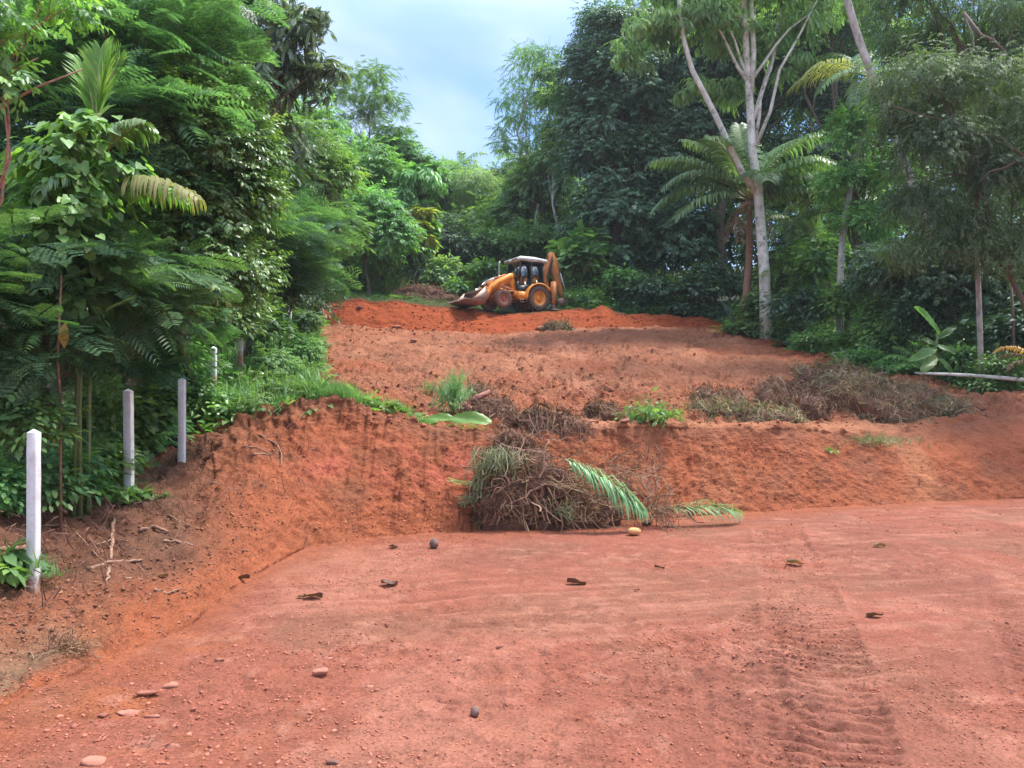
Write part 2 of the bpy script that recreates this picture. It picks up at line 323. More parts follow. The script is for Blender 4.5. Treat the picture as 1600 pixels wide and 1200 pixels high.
n5 = N.new('ShaderNodeTexNoise'); L.new(tcn.outputs['Object'], n5.inputs['Vector']); n5.inputs['Scale'].default_value = 8; n5.inputs['Detail'].default_value = 8; n5.inputs['Roughness'].default_value = .7
hm = N.new('ShaderNodeMath'); hm.operation = 'MULTIPLY_ADD'; L.new(vm.outputs[0], hm.inputs[0]); hm.inputs[1].default_value = .4; L.new(n5.outputs['Fac'], hm.inputs[2])
bp = N.new('ShaderNodeBump'); bp.inputs['Strength'].default_value = 1.0; bd = N.new('ShaderNodeMapRange'); L.new(at.outputs['Alpha'], bd.inputs[0]); bd.inputs[3].default_value = .035; bd.inputs[4].default_value = .12; L.new(bd.outputs[0], bp.inputs['Distance']); L.new(hm.outputs[0], bp.inputs['Height'])
pp = N.new('ShaderNodeBsdfPrincipled'); pp.inputs['Roughness'].default_value = .95; pp.inputs['Specular IOR Level'].default_value = .15
L.new(hs.outputs[0], pp.inputs['Base Color']); L.new(bp.outputs[0], pp.inputs['Normal'])
oo = N.new('ShaderNodeOutputMaterial'); L.new(pp.outputs[0], oo.inputs[0])
M['ground'] = mgr

# ------------------------------------------------------------------ terrain: one sheet through break lines
def zv(Y, v): return CZ-(v-VH)*Y/FPX
#  u : foot Y, bank C(Y,z), crest D(Y,z), E(Y,z), F(Y,z), fill base G(Y,z), fill top H(Y,z), I(Y,z)
def c_(Y, v): return (Y, zv(Y, v))
CT = {
 -3000: (1.17, (1.55,.3), (1.9,.9), (3.0,1.4), (8,2.2), (38,6.2), (42,7.0), (50,8.2)),
 -1200: (2.22, (2.9,.3), (3.5,.9), (5.5,1.4), (12,2.2), (39,6.4), (42,7.2), (50,8.4)),
 -400: (3.7, (4.9,.3), (5.9,.9), (8.5,1.4), (17,2.4), (40,6.5), (42,7.3), (50,8.6)),
 0:    (5.6, (7.9,.32), c_(9.0,805), (13,1.4), (22,2.9), (40,6.6), (42,7.3), (50,9.0)),
 110:  (6.3, (9.1,.5), c_(10.4,795), (14,1.5), (22,2.9), (40,6.6), (42,7.3), (50,9.2)),
 200:  (6.95, c_(10.9,800), c_(12.3,762), (15,1.6), (22,2.9), (40,6.6), (42,7.5), (50,9.3)),
 300:  (7.9, c_(13.1,737), c_(14.3,690), (16,1.95), (22,2.95), (40,6.6), (42,7.6), (50,9.4)),
 400:  (10.2, c_(13.6,705), c_(14.8,652), (17,2.25), (22,3.0), (40,6.6), (42,7.8), (50,9.4)),
 480:  (12.2, c_(14.2,676), c_(14.8,630), (17,2.4), (22,3.0), (40,6.6), (42,8.0), (50,9.5)),
 540:  (12.9, c_(14.5,672), c_(14.9,624), (17,2.38), (22,3.0), c_(40,508), c_(42,471), (50,9.5)),
 600:  (13.3, c_(14.65,672), c_(14.95,645), c_(17,628), c_(22,603), c_(40,512), c_(42,470), (50,9.5)),
 660:  (13.7, c_(14.95,684), c_(15.15,662), c_(17.5,643), c_(22,604), c_(40,516), c_(42.3,476), (50,9.5)),
 780:  (14.3, c_(15.25,688), c_(15.42,671), c_(17.5,655), c_(22,605), c_(39.5,523), c_(42.5,489), (50,9.0)),
 850:  (14.6, c_(15.45,688), c_(15.62,669), c_(17.7,657), c_(22,605), c_(40,513), c_(42.5,488), (50,8.6)),
 920:  (14.9, c_(15.75,688), c_(15.92,668), c_(18,658), c_(22,605), c_(40.5,512), c_(42.5,484), (50,8.5)),
 940:  (15.0, c_(15.85,688), c_(16.02,668), c_(18,659), c_(22,605), c_(40.5,512), c_(42.5,477), (50,8.5)),
 970:  (15.1, c_(15.98,690), c_(16.15,667), c_(18,660), c_(22,605), c_(40.5,512), c_(42.5,490), (50,8.4)),
 1100: (15.8, c_(16.8,696), c_(17.05,668), c_(18.7,658), c_(23,603), c_(41,512), c_(42.8,496), (50,8.0)),
 1200: (16.5, c_(17.6,702), c_(17.9,668), c_(19.5,655), c_(24,600), (41,6.3), (43,6.8), (50,7.8)),
 1400: (18,   c_(19.0,722), c_(20,678), c_(21.5,655), c_(26,592), (40,5.6), (43,6.2), (50,7.6)),
 1600: (18.9, c_(20.2,700), c_(21.5,645), c_(23,620), c_(26,607), (40,4.8), (43,5.6), (50,7.4)),
 2400: (22,   (24,1.3), (26,2.4), (28,2.6), (31,3.2), (40,4.6), (43,5.2), (50,7.0)),
 4600: (26,   (29,1.6), (32,2.6), (34,2.9), (36,3.4), (42,4.6), (45,5.2), (52,7.0)),
}
ku = sorted(CT)
us = np.concatenate((np.linspace(-3000, -300, 34), np.arange(-270, 1870, 2.2), np.linspace(1900, 4600, 34)))
def brk(k, j):
    arr = [CT[q][k] if k == 0 else CT[q][k][j] for q in ku]
    return np.interp(us, ku, arr)
nu = len(us)
def wob(f, amp, seed): return amp*fbm(us/f, us*0+seed, us*0, 3, seed)
FOOT = brk(0, 0)
BY = [np.full(nu, 1.0), np.minimum(4.4, FOOT*.8), FOOT+wob(60, .25, 3)*np.clip((us-300)/300, .15, 1)]
BZ = [np.zeros(nu), np.zeros(nu), np.zeros(nu)]
for k in range(1, 8):
    y = brk(k, 0); z = brk(k, 1)
    if k in (1, 2): y = y+wob(60, .14, 10+k); z = z+wob(50, .035 if k == 2 else .06, 20+k)
    if k == 6: z = z+wob(28, .16, 31)+wob(9, .05, 33)
    if k == 5: z = z+wob(40, .12, 32)
    BY.append(y); BZ.append(z)
for y, z in ((62, 11.0), (90, 18.0), (150, 29.0), (270, 31.0)):
    BY.append(np.full(nu, float(y))); BZ.append(np.full(nu, z)+wob(300, 1.5, int(y)))
BY = np.array(BY); BZ = np.array(BZ)
NR = [12, 430, 130, 60, 60, 110, 170, 46, 16, 10, 8, 6, 3]
rowsY = []; rowsZ = []; seg = []; tt = []
for k, n in enumerate(NR[:len(BY)-1]):
    for i in range(n):
        t = i/n
        if k <= 1: y = 1/((1-t)/BY[k]+t/BY[k+1])
        elif 0: y = 1/((1-t)/BY[0]+t/BY[1])
        else: y = BY[k]*(1-t)+BY[k+1]*t
        f = (y-BY[k])/(BY[k+1]-BY[k]); z = BZ[k]*(1-f)+BZ[k+1]*f
        rowsY.append(y); rowsZ.append(z); seg.append(k); tt.append(t)
rowsY.append(BY[-1]); rowsZ.append(BZ[-1]); seg.append(len(BY)-2); tt.append(1)
GY = np.array(rowsY); GZ = np.array(rowsZ); seg = np.array(seg); tt = np.array(tt)
def blur(A, n):
    for _ in range(n):
        B = A.copy(); B[1:-1] = (A[:-2]+2*A[1:-1]+A[2:])/4; A = B
    return A
GZ = blur(GZ, 5); GY0 = GY
GX = (us[None, :]-800)/FPX*GY
# zones
Z = {n: np.zeros(len(seg)) for n in ('pad', 'bank', 'crest', 'terr', 'fill', 'far')}
seg = np.maximum(seg-1, 0)
Z['pad'][seg == 0] = 1; Z['bank'][(seg == 1) | (seg == 2)] = 1; Z['terr'][(seg >= 3) & (seg <= 5)] = 1; Z['fill'][seg == 6] = 1; Z['far'][seg > 6] = 1
for k in ('pad', 'bank', 'terr', 'fill', 'far'): Z[k] = blur(Z[k][:, None], 6)[:, 0][:, None]
# displacement along the sheet's normal
def normals(X, Y, Zz):
    P = np.stack((X, Y, Zz), -1); a_ = np.gradient(P, axis=1); b_ = np.gradient(P, axis=0)
    n = np.cross(a_, b_); n /= np.linalg.norm(n, axis=-1)[..., None]+1e-12
    n[n[..., 2] < 0] *= -1
    return n
NRM = normals(GX, GY, GZ)
ones = np.ones_like(GX); U = us[None, :]*ones
leftm = sstep(560, 330, U)*ones                     # the root-filled left bank
rgt = sstep(900, 1200, U)
d = np.zeros_like(GX)
def bil(x, y, z, o, s, g=.55): return np.abs(fbm(x, y, z, o, s, g))
d += Z['pad']*(0.04*fbm(GX*.5, GY*.5, 0, 3, 1)+0.040*fbm(GX*2.6, GY*2.6, 0, 6, 5, .62)*(.45+.55*sstep(900, 200, U))*(.3+.7*sstep(-.2, .3, fbm(GX*.6, GY*.6, 4, 2, 6)))-.03*np.maximum(0, .25-bil(GX*2.2, GY*3.4, 1, 4, 7, .6))*4*sstep(-.1, .3, fbm(GX*.5, GY*.5, 9, 2, 8)))
clod = fbm(GX*5.5, GY*5.5, GZ*5.5, 5, 11, .6)
rid = 1-np.abs(fbm(GX*2.2, GY*2.2, GZ*2.2, 4, 12, .55))*2
d += Z['bank']*(.07*fbm(GX*1.1, GY*1.1, GZ*1.1, 3, 13)+.07*clod+.10*(rid-.6)*(.15+.85*leftm))
vert = fbm(GX*13, GY*1.2, GZ*.9, 3, 14)             # digger tooth marks running down the cut
vmask = sstep(420, 520, U)*sstep(1300, 1100, U)
d += Z['bank']*.075*vert*vmask
diag = fbm(GX*7+GZ*7, GZ*1.0, GY*1.5, 3, 15)
d += Z['bank']*.09*diag*sstep(260, 330, U)*sstep(560, 470, U)
led = fbm(GX*.32+.15*GY, GY*1.5, 5, 4, 28, .55)
terr = .20*(1-np.abs(led)*2.2).clip(0, 1)**2-.06+.16*fbm(GX*.7, GY*.5, 0, 3, 21)+.2*fbm(GX*2.2, GY*1.5, 0, 5, 22, .65)+.15*clod
mdm = sstep(23, 27, GY)                             # smoother, tracked ground higher up
d += Z['terr']*(terr*(1-.35*mdm)-.10*np.maximum(0, .22-bil(GX*1.7, GY*.9, 2, 4, 27, .6))*4.5+.14*np.maximum(0, fbm(GX*1.6, GY*1.1, 0, 3, 23, .6))*(1-mdm*.5))
shelf = np.exp(-((GY-BY[4][None, :]-.75)/.6)**2)*sstep(820, 900, U)*sstep(1560, 1420, U)*(seg[:, None] >= 2)
d = d*(1-.75*shelf)+.03*shelf
d += Z['fill']*(.14*fbm(GX*1.3, GY*1.3, GZ*1.3, 4, 24)+.09*clod)
d += Z['far']*.12*fbm(GX*.8, GY*.8, 0, 3, 25)
sq_ = GX*.97+GY*.26; sp_ = GY*.97-GX*.26
scr = fbm(sq_*.55, sp_*6.5, 0, 4, 61, .6)*sstep(-.25, .2, fbm(GX*.45, GY*.45, 7, 2, 62))
d += Z['pad']*.016*scr
# wheel tracks pressed into the soil
def track(pts, w, pitch, depth, chev=.5, fade=1.0, lug=.5):
    """pts: world polyline; chevron lugs across a band of width w"""
    global d
    P = np.array(pts, float); s0 = 0
    m = (GX > P[:, 0].min()-w) & (GX < P[:, 0].max()+w) & (GY > P[:, 1].min()-.2) & (GY < P[:, 1].max()+.2)
    X = GX[m]; Y = GY[m]; best = np.full(X.shape, 9.); ss = np.zeros(X.shape); sd_ = np.zeros(X.shape)
    for i in range(len(P)-1):
        a_, b_ = P[i], P[i+1]; ab = b_-a_; l = np.linalg.norm(ab); h = ab/l
        t = np.clip((X-a_[0])*h[0]+(Y-a_[1])*h[1], 0, l)
        qx = X-a_[0]-t*h[0]; qy = Y-a_[1]-t*h[1]; dist = np.hypot(qx, qy); side = (h[0]*qy-h[1]*qx)
        k = dist < best; best[k] = dist[k]; ss[k] = s0+t[k]; sd_[k] = side[k]; s0 += l
    inside = sstep(w/2+.04, w/2-.05, best)
    ph = (ss+np.abs(sd_)*chev+.05*fbm(X*2, Y*2, 0, 2, 77))/pitch*2*math.pi
    pat = np.clip(np.sin(ph)*1.4, -1, 1)
    amp = fade*(.35+.65*sstep(-.35, .25, fbm(X*1.1, Y*1.1, 0, 2, 78)))
    rim = np.exp(-((best-w/2-.03)/.06)**2)
    d[m] += 2.35*(inside*amp*(depth*lug*pat-depth*.4)+rim*depth*.5*amp)
def wp(u, v): Y = CZ*FPX/(v-VH); return ((u-800)/FPX*Y, Y)
track([wp(1215, 830), wp(1235, 880), wp(1250, 930), wp(1270, 1000), wp(1285, 1080), wp(1300, 1200), wp(1310, 1400)], .85, .17, .024, .22)
track([wp(1300, 850), wp(1230, 900), wp(1180, 980), wp(1175, 1080), wp(1200, 1240)], .5, .19, .016, .3, .8)
track([wp(1560, 850), wp(1590, 960), wp(1660, 1100)], .55, .16, .014)
track([wp(1600, 870), wp(1440, 890), wp(1320, 880), wp(1210, 860)], .5, .18, .016)
track([wp(520, 1010), wp(700, 1050), wp(950, 1060), wp(1180, 1130)], .5, .2, .012, .4, .8)
track([wp(900, 950), wp(1050, 1000), wp(1180, 1060), wp(1260, 1130)], .45, .2, .014, .4, .8)
for (a_, b_, w_, dd) in (((560, 40), (1180, 24), .6, .07), ((640, 39), (1260, 25.5), .6, .07), ((1150, 40), (900, 24), .6, .06), ((700, 36), (880, 22), .6, .06), ((820, 38), (1120, 29), .6, .06), ((1480, 25.2), (1700, 24), .6, .06), ((540, 33), (1000, 30), .6, .05), ((1250, 29), (1560, 23.6), .7, .07), ((560, 29), (860, 25), .6, .05)):
    xa = (a_[0]-800)/FPX*a_[1]; xb = (b_[0]-800)/FPX*b_[1]
    track([(xa, a_[1]), ((xa+xb)/2+.6, (a_[1]+b_[1])/2), (xb, b_[1])], w_, .3, dd, .4)
dirn = NRM.copy()
GXd = GX+dirn[..., 0]*d; GYd = GY+dirn[..., 1]*d; GZd = GZ+dirn[..., 2]*d
# ---- soil colours, plus light painted on the flat shelf
def lerp(A, B, w): return A*(1-w[..., None])+np.array(B)*w[..., None]
C = np.zeros(GX.shape+(3,))
n1_ = fbm(GX*.35, GY*.35, 0, 4, 41); n2_ = fbm(GX*1.4, GY*1.4, GZ*1.4, 4, 42); n3_ = fbm(GX*.9+7, GY*.45, 3, 4, 43); n4_ = fbm(GX*6, GY*6, GZ*6, 3, 44)
pad = np.zeros_like(C)+np.array((.45, .150, .098))
pad = lerp(pad, (.56, .225, .155), sstep(.05, .5, n3_)*.8)
pad = lerp(pad, (.36, .135, .095), sstep(.05, .45, -n1_)*.7)
pad = lerp(pad, (.46, .145, .06), sstep(.0, .35, n2_)*sstep(560, 180, U)*.7)
pad = lerp(pad, (.36, .17, .11), sstep(.1, .4, fbm(GX*.5+20, GY*.5, 0, 4, 45))*.55)
pad = lerp(pad, (.62, .27, .19), sstep(.25, .6, n4_+n2_*.5)*.5)
pad = lerp(pad, (.60, .25, .175), sstep(.1, .45, scr)*.5); pad = lerp(pad, (.34, .115, .075), sstep(.1, .45, -scr)*.5)
pad = lerp(pad, (.44, .135, .07), sstep(1.3, .1, FOOT[None, :]-GY+.9*n2_)*.8)
bank = np.zeros_like(C)+np.array((.40, .120, .058))
bank = lerp(bank, (.48, .125, .085), np.exp(-((GZ-1.15)/.4)**2)*sstep(430, 520, U)*sstep(900, 700, U)*sstep(-.3, .3, n2_)*.9)
bank = lerp(bank, (.48, .19, .10), sstep(.0, .5, n3_)*sstep(850, 1050, U)*.8)
bank = lerp(bank, (.27, .11, .065), sstep(.0, .5, -n2_)*.55)
topl = np.exp(-((GZ-BZ[4][None, :])/.28)**2)
bank = lerp(bank, (.33, .13, .075), topl*.8)
humus = sstep(420, 250, U)*sstep(.12, .4, GZ)*ones
bank = lerp(bank, (.15, .085, .06), humus*(.75+.45*n2_).clip(0, 1))
bank = lerp(bank, (.28, .16, .10), sstep(220, 60, U)*sstep(.28, .05, GZ)*sstep(.02, .08, GZ))
tcol = np.zeros_like(C)+np.array((.34, .130, .073))
tcol = lerp(tcol, (.25, .105, .065), sstep(-.05, .4, n2_)*.7)
tcol = lerp(tcol, (.44, .185, .11), sstep(.1, .5, n3_)*.7)
tcol = lerp(tcol, (.36, .105, .05), sstep(.05, .45, n1_)*.6)
tcol = lerp(tcol, (.42, .145, .065), rgt*sstep(23, 18, GY)*.6)
tcol = lerp(tcol, (.30, .085, .04), sstep(10, 12, GX)*sstep(23, 28, GY)*.8)
tcol = lerp(tcol, (.47, .20, .115), shelf*.7)  # light on the flat strip behind the crest, put into its colour
fcol = np.zeros_like(C)+np.array((.37, .082, .030)); fcol = lerp(fcol, (.29, .062, .026), sstep(-.1, .4, n2_)*.6)
far = np.zeros_like(C)+np.array((.03, .045, .02))
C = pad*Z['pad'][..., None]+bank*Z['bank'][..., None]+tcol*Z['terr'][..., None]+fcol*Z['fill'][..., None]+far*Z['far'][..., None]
left_veg = (sstep(500, 470, U)*sstep(3, 3.6, seg[:, None]*1.0+tt[:, None])*(seg < 9)[:, None])
C = lerp(C, (.10, .07, .04), left_veg)
C = C*(1-.33*Z['pad']-.12*Z['bank']+.20*Z['terr'])[..., None]*np.array((.77, .765, .71))
gr = C.mean(-1, keepdims=True); C = C+(gr-C)*(.0+.02*Z['terr'])[..., None]
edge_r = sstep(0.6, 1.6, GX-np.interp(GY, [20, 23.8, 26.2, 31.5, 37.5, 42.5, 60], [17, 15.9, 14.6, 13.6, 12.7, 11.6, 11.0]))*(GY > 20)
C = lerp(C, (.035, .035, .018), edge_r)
# rows behind the camera, same sheet
bx = []; by = []; bz = []
for yb, wd in ((-120, 140), (-40, 60), (-12, 22), (-4, 7), (0, 2.2)):
    x = (us-800)/FPX*wd; bx.append(x); by.append(np.full(nu, float(yb))); bz.append(np.interp(x, [-60, -9, -4.9, -3.7], [3, 1.3, .5, 0]))
nb_ = len(bx)
VX = np.vstack((bx, GXd)); VY = np.vstack((by, GYd)); VZ = np.vstack((bz, GZd))
nr = VX.shape[0]
idx = np.arange(nr*nu).reshape(nr, nu)
F = np.stack((idx[:-1, :-1], idx[:-1, 1:], idx[1:, 1:], idx[1:, :-1]), -1).reshape(-1, 4)
me = mesh_arrays('ground', np.stack((VX, VY, VZ), -1).reshape(-1, 3), F, M['ground'], True)
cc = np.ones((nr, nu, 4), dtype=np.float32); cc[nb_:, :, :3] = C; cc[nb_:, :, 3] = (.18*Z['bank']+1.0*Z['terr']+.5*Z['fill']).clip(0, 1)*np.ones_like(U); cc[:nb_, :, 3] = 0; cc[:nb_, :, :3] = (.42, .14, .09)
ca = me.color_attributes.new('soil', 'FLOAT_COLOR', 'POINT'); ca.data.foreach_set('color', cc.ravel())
ground = link('ground', me); tag(ground, kind='structure')
VPIX = VH-(GZd-CZ)*FPX/GYd
def ucol(u): return int(np.clip(np.searchsorted(us, u), 1, nu-1))
def gz(X, Y):
    u = X/max(Y, .5)*FPX+800; c = ucol(u)
    return float(np.interp(Y, GY0[:, c], GZd[:, c]))
def gzs(X, Y):
    return np.array([gz(a_, b_) for a_, b_ in zip(X, Y)])
def hit(u, v):
    """ground point seen at photo position (u, v)"""
    c = ucol(u); k = np.nonzero(VPIX[:, c] <= v)[0]
    k = k[0] if len(k) else len(VPIX)-1
    return np.array((GXd[k, c], GYd[k, c], GZd[k, c]))
def gpt(u, Y): X = (u-800)/FPX*Y; return np.array((X, Y, gz(X, Y)))

# ------------------------------------------------------------------ leaf templates (x along the leaf, z its upper side)
def unit(v): return v/(np.linalg.norm(v, axis=-1, keepdims=True)+1e-9)
def frames(D, Nn):
    D = unit(D); Y = unit(np.cross(Nn, D)); Zv = np.cross(D, Y)
    return np.stack((D, Y, Zv), -1)           # columns
def tpl_diamond(w=.4, droop=.12, fold=.08):
    V = np.array([(0,0,0),(.42,-w/2,fold),(1,0,-droop),(.42,w/2,fold)]); return V, np.array([(0,1,2),(0,2,3)])
def tpl_oval(w=.42, droop=.15, fold=.06):
    V = np.array([(0,0,0),(.25,-w*.38,fold),(.25,w*.38,fold),(.62,-w*.5,fold*.6-droop*.3),(.62,w*.5,fold*.6-droop*.3),(1,0,-droop),(.5,0,-.02)])
    return V, np.array([(0,1,6),(1,3,6),(3,5,6),(0,6,2),(2,6,4),(4,6,5)])
def tpl_heart(w=.95):
    V = np.array([(0.08,0,0),(-.12,-w*.25,.02),(.2,-w*.5,.04),(.65,-w*.3,-.03),(1,0,-.18),(.65,w*.3,-.03),(.2,w*.5,.04),(-.12,w*.25,.02)])
    return V, np.array([(0,1,2),(0,2,3),(0,3,4),(0,4,5),(0,5,6),(0,6,7)])
def merge(parts):
    Vs = []; Fs = []; n = 0
    for V, F_ in parts: Vs.append(V); Fs.append(F_+n); n += len(V)
    return np.vstack(Vs), np.vstack(Fs)
def stampT(T, P, D, Nn, Sc, jit=0):
    V, F_ = T; Rm = frames(np.asarray(D, float), np.asarray(Nn, float)); n = len(P)
    Sc = (np.zeros(n)+Sc)
    VV = np.einsum('nij,kj->nki', Rm, V)*Sc[:, None, None]+np.asarray(P)[:, None, :]
    FF = F_[None]+(np.arange(n)*len(V))[:, None, None]
    return VV.reshape(-1, 3), FF.reshape(-1, 3)
def tpl_twig(k=9, leaf=.34, w=.42, droop=.25, seed=1, spread=1.0, base=tpl_diamond):
    r = np.random.default_rng(seed); t = np.linspace(.12, 1, k)
    P = np.c_[t, np.zeros(k), -droop*t*t*.5]; sgn = np.where(np.arange(k) % 2, 1, -1)
    D = np.c_[np.full(k, .75), sgn*spread*(1.05-t*.8), r.uniform(-.5, .35, k)-droop]; Nn = np.c_[r.uniform(-.4, .4, k), r.uniform(-.5, .5, k), np.ones(k)]
    return stampT(base(w), P, D, Nn, r.uniform(.75, 1.15, k)*leaf)
def tpl_whorl(k=7, w=.26, hang=.9, seed=1):
    r = np.random.default_rng(seed); th = np.linspace(0, 2*math.pi, k, endpoint=False)+r.uniform(-.3, .3, k)
    D = np.c_[np.cos(th)+.5, np.sin(th), -hang+r.uniform(-.3, .3, k)]; Nn = np.c_[np.cos(th)*.5, np.sin(th)*.5, np.ones(k)]
    return stampT(tpl_oval(w, .3), np.zeros((k, 3))+r.uniform(-.05, .05, (k, 3)), D, Nn, r.uniform(.75, 1.1, k))
def tpl_bipinnate(seed=1, np_=7, leaflets=5, l=.085, hw=1.0):
    r = np.random.default_rng(seed); parts = []
    t = np.linspace(.18, 1, np_)
    parts.append((np.array([(0,-.006,0),(0,.006,0),(1,0,-.22)]), np.array([(0,1,2)])))
    for i, q in enumerate(t):
        for sg in (-1, 1):
            L_ = .42*math.sin(math.pi*(.22+.66*q))+.05
            b = np.array((q, 0, -.22*q*q)); dr = unit(np.array((.55, sg*1.0, -.12+r.uniform(-.08, .08))))
            k = leaflets; s = np.linspace(.12, 1, k); Pc = b+dr*s[:, None]*L_; Pc[:, 2] -= .1*L_*s*s
            pr = unit(np.cross((0, 0, 1), dr))
            for sd in (-1, 1):
                for p in Pc:
                    a_ = p-dr*.026*hw; c__ = p+dr*.032*hw; tip = p+pr*sd*l*1.15+dr*.035+np.array((0, 0, r.uniform(-.015, .005)))
                    parts.append((np.array([a_, c__, tip]), np.array([(0, 1, 2)])))
    return merge(parts)
def tpl_pinnate(k=10, w=.2, L_=.34, droop=.3, seed=1):
    r = np.random.default_rng(seed); t = np.repeat(np.linspace(.15, 1, k), 2); sg = np.tile((-1, 1), k)
    P = np.c_[t, t*0, -droop*t*t]; D = np.c_[np.full(2*k, .45), sg*1.0, -.25+r.uniform(-.2, .1, 2*k)]
    V, F_ = stampT(tpl_diamond(w), P, D, np.tile((0, 0, 1.), (2*k, 1)), L_*np.sin(math.pi*(.2+.7*t)))
    return merge([(V, F_), (np.array([(0,-.008,0),(0,.008,0),(1,0,-droop)]), np.array([(0,1,2)]))])
def tpl_blades(k=9, w=.035, seed=1, spread=.5, seg=3):
    r = np.random.default_rng(seed); parts = []
    for i in range(k):
        th = r.uniform(0, 2*math.pi); L_ = r.uniform(.55, 1.1); lean = r.uniform(.15, 1)*spread; dv = np.array((math.cos(th), math.sin(th), 0)); sv = np.array((-math.sin(th), math.cos(th), 0))
        V = []
        for j in range(seg+1):
            t = j/seg; c = dv*(lean*L_*t*(.4+.9*t))+np.array((0, 0, L_*(t-.45*lean*t*t)))+dv*.05; ww = w*(1-t)**.7
            V += [c-sv*ww/2, c+sv*ww/2]
        V = np.array(V); Fq = []
        for j in range(seg): Fq += [(2*j, 2*j+1, 2*j+3), (2*j, 2*j+3, 2*j+2)]
        parts.append((V, np.array(Fq)))
    V, F_ = merge(parts)
    return V, F_                                # z up: stamp with D=+x, N=+z
def tpl_fibre(seed=1, w=.02, seg=4, curl=.35):
    r = np.random.default_rng(seed); V = []; a_ = r.uniform(-1, 1, 3)*curl; b_ = r.uniform(-1, 1, 3)*curl*.6
    for j in range(seg+1):
        t = j/seg; y = a_[0]*t*(1-t)*2+b_[0]*math.sin(t*6); z = a_[1]*t*(1-t)*2+b_[1]*math.sin(t*5+1)-b_[1]*math.sin(1); V += [(t, y-w/2, z), (t, y+w/2, z+w*.3)]
    Fq = []
    for j in range(seg): Fq += [(2*j, 2*j+1, 2*j+3), (2*j, 2*j+3, 2*j+2)]
    return np.array(V), np.array(Fq)
T = dict(twigD=tpl_twig(8, .38, .32, .55, 14, .8), oval=tpl_oval(), diamond=tpl_diamond(), heart=tpl_heart(), twig=tpl_twig(), twigL=tpl_twig(7, .42, .5, .2, 3), twigN=tpl_twig(9, .36, .2, .7, 4, .7),
         twigO=tpl_twig(8, .36, .42, .15, 5, 1.0, tpl_oval), whorl=tpl_whorl(), whorlN=tpl_whorl(8, .2, 1.3, 4), whorlU=tpl_whorl(8, .36, .1, 6), bip=tpl_bipinnate(), bipF=tpl_bipinnate(5, 9, 9, .06, .72), bipS=tpl_bipinnate(3, 6, 4), pin=tpl_pinnate(), pinL=tpl_pinnate(9, .3, .42, .35, 5),
         blades=tpl_blades(), bladesW=tpl_blades(7, .09, 4, .7), bladesN=tpl_blades(12, .018, 5, .8))

# ------------------------------------------------------------------ crowns
def crown(blobs, n, leaf, tpl, seed, droop=.35, nclump=26, flat=.6, sig=.2, inner=.55, up=.35):
    """leaves gathered in clumps through blobs (centre, (rx,ry,rz)); returns V, F and clump centres"""
    r = np.random.default_rng(seed); Vs = []; Fs = []; cs = []
    wts = np.array([b[1][0]*b[1][2]+b[1][0]*b[1][1] for b in blobs]); wts = wts/wts.sum(); nn = 0
    for (c, rad), w in zip(blobs, wts):
        c = np.array(c); rad = np.array(rad, float); k = max(3, int(nclump*w*len(blobs)))
        u_ = unit(r.normal(size=(k, 3))); u_[:, 2] = np.where(u_[:, 2] < -.45, -u_[:, 2], u_[:, 2]); rr = r.uniform(inner, 1.0, k)**.8
        cc_ = c+u_*rad*rr[:, None]; cs.append(cc_)
        m = max(6, int(n*w)); ci = r.integers(0, k, m)
        s_c = r.uniform(.6, 1.4, k)
        off = r.normal(size=(m, 3))*sig*rad*s_c[ci][:, None]; off[:, 2] *= flat
        P = cc_[ci]+off
        D = unit(off/(rad*sig))*1.0+u_[ci]*.5+r.normal(size=(m, 3))*.35; D[:, 2] = D[:, 2]*.6-droop
        Nn = unit(r.normal(size=(m, 3)))*.55+np.array((0, 0, 1.))+u_[ci]*up
        tp = tpl if isinstance(tpl, list) else [tpl]
        which = r.integers(0, len(tp), m)
        for q, t_ in enumerate(tp):
            mk = which == q
            if mk.sum() == 0: continue
            V, F_ = stampT(T[t_], P[mk], D[mk], Nn[mk], leaf*r.uniform(.65, 1.3, mk.sum()))
            Vs.append(V); Fs.append(F_+nn); nn += len(V)
    return np.vstack(Vs), np.vstack(Fs), np.vstack(cs)
def bez(a_, b_, sag, n=6, r=None):
    a_ = np.array(a_, float); b_ = np.array(b_, float); t = np.linspace(0, 1, n)[:, None]
    m = (a_+b_)/2+np.array(sag); P = (1-t)**2*a_+2*t*(1-t)*m+t*t*b_
    if r is not None: P[1:-1] += r.normal(size=(n-2, 3))*np.linalg.norm(b_-a_)*.025
    return P
def tree(name, cat, label, base, blobs, n, leaf, tpl, mat, seed, tr=.15, bark='bark', tpts=None, nb=14, group=None, limbs=None, br=.25, **kw):
    base = np.array(base, float); r = np.random.default_rng(seed+900)
    e_ = empty(name, base, 0, label, cat, group)
    V, F_, cs = crown(blobs, n, leaf, tpl, seed, **kw)
    cm = mesh_arrays('crown', V-base, F_, M[mat]); link('crown', cm, e_)
    mb = MB()
    if tpts is None:
        top = np.mean([b[0] for b in blobs], axis=0)
        tpts = bez(base-np.array((0, 0, .3)), top, (r.uniform(-.3, .3), r.uniform(-.3, .3), 0), 8, r)
    tpts = np.array(tpts, float); nt = len(tpts)
    mb.tube(tpts, np.linspace(tr, tr*.45, nt), 9)
    sel = r.choice(len(cs), min(nb, len(cs)), replace=False)
    for i in sel:
        k = r.integers(nt//2, nt); rr_ = tr*(1-.55*k/nt)*.5
        P = bez(tpts[k], cs[i], (0, 0, np.linalg.norm(cs[i]-tpts[k])*.12), 6, r); mb.tube(P, np.linspace(rr_, rr_*.2, 6), 5)
    for Lm in (limbs or []):
        pts, r0, r1 = Lm; mb.tube(pts, np.linspace(r0, r1, len(pts)), 7)
    mb.build('trunk', M[bark], e_, org=base, smooth=True)
    return e_
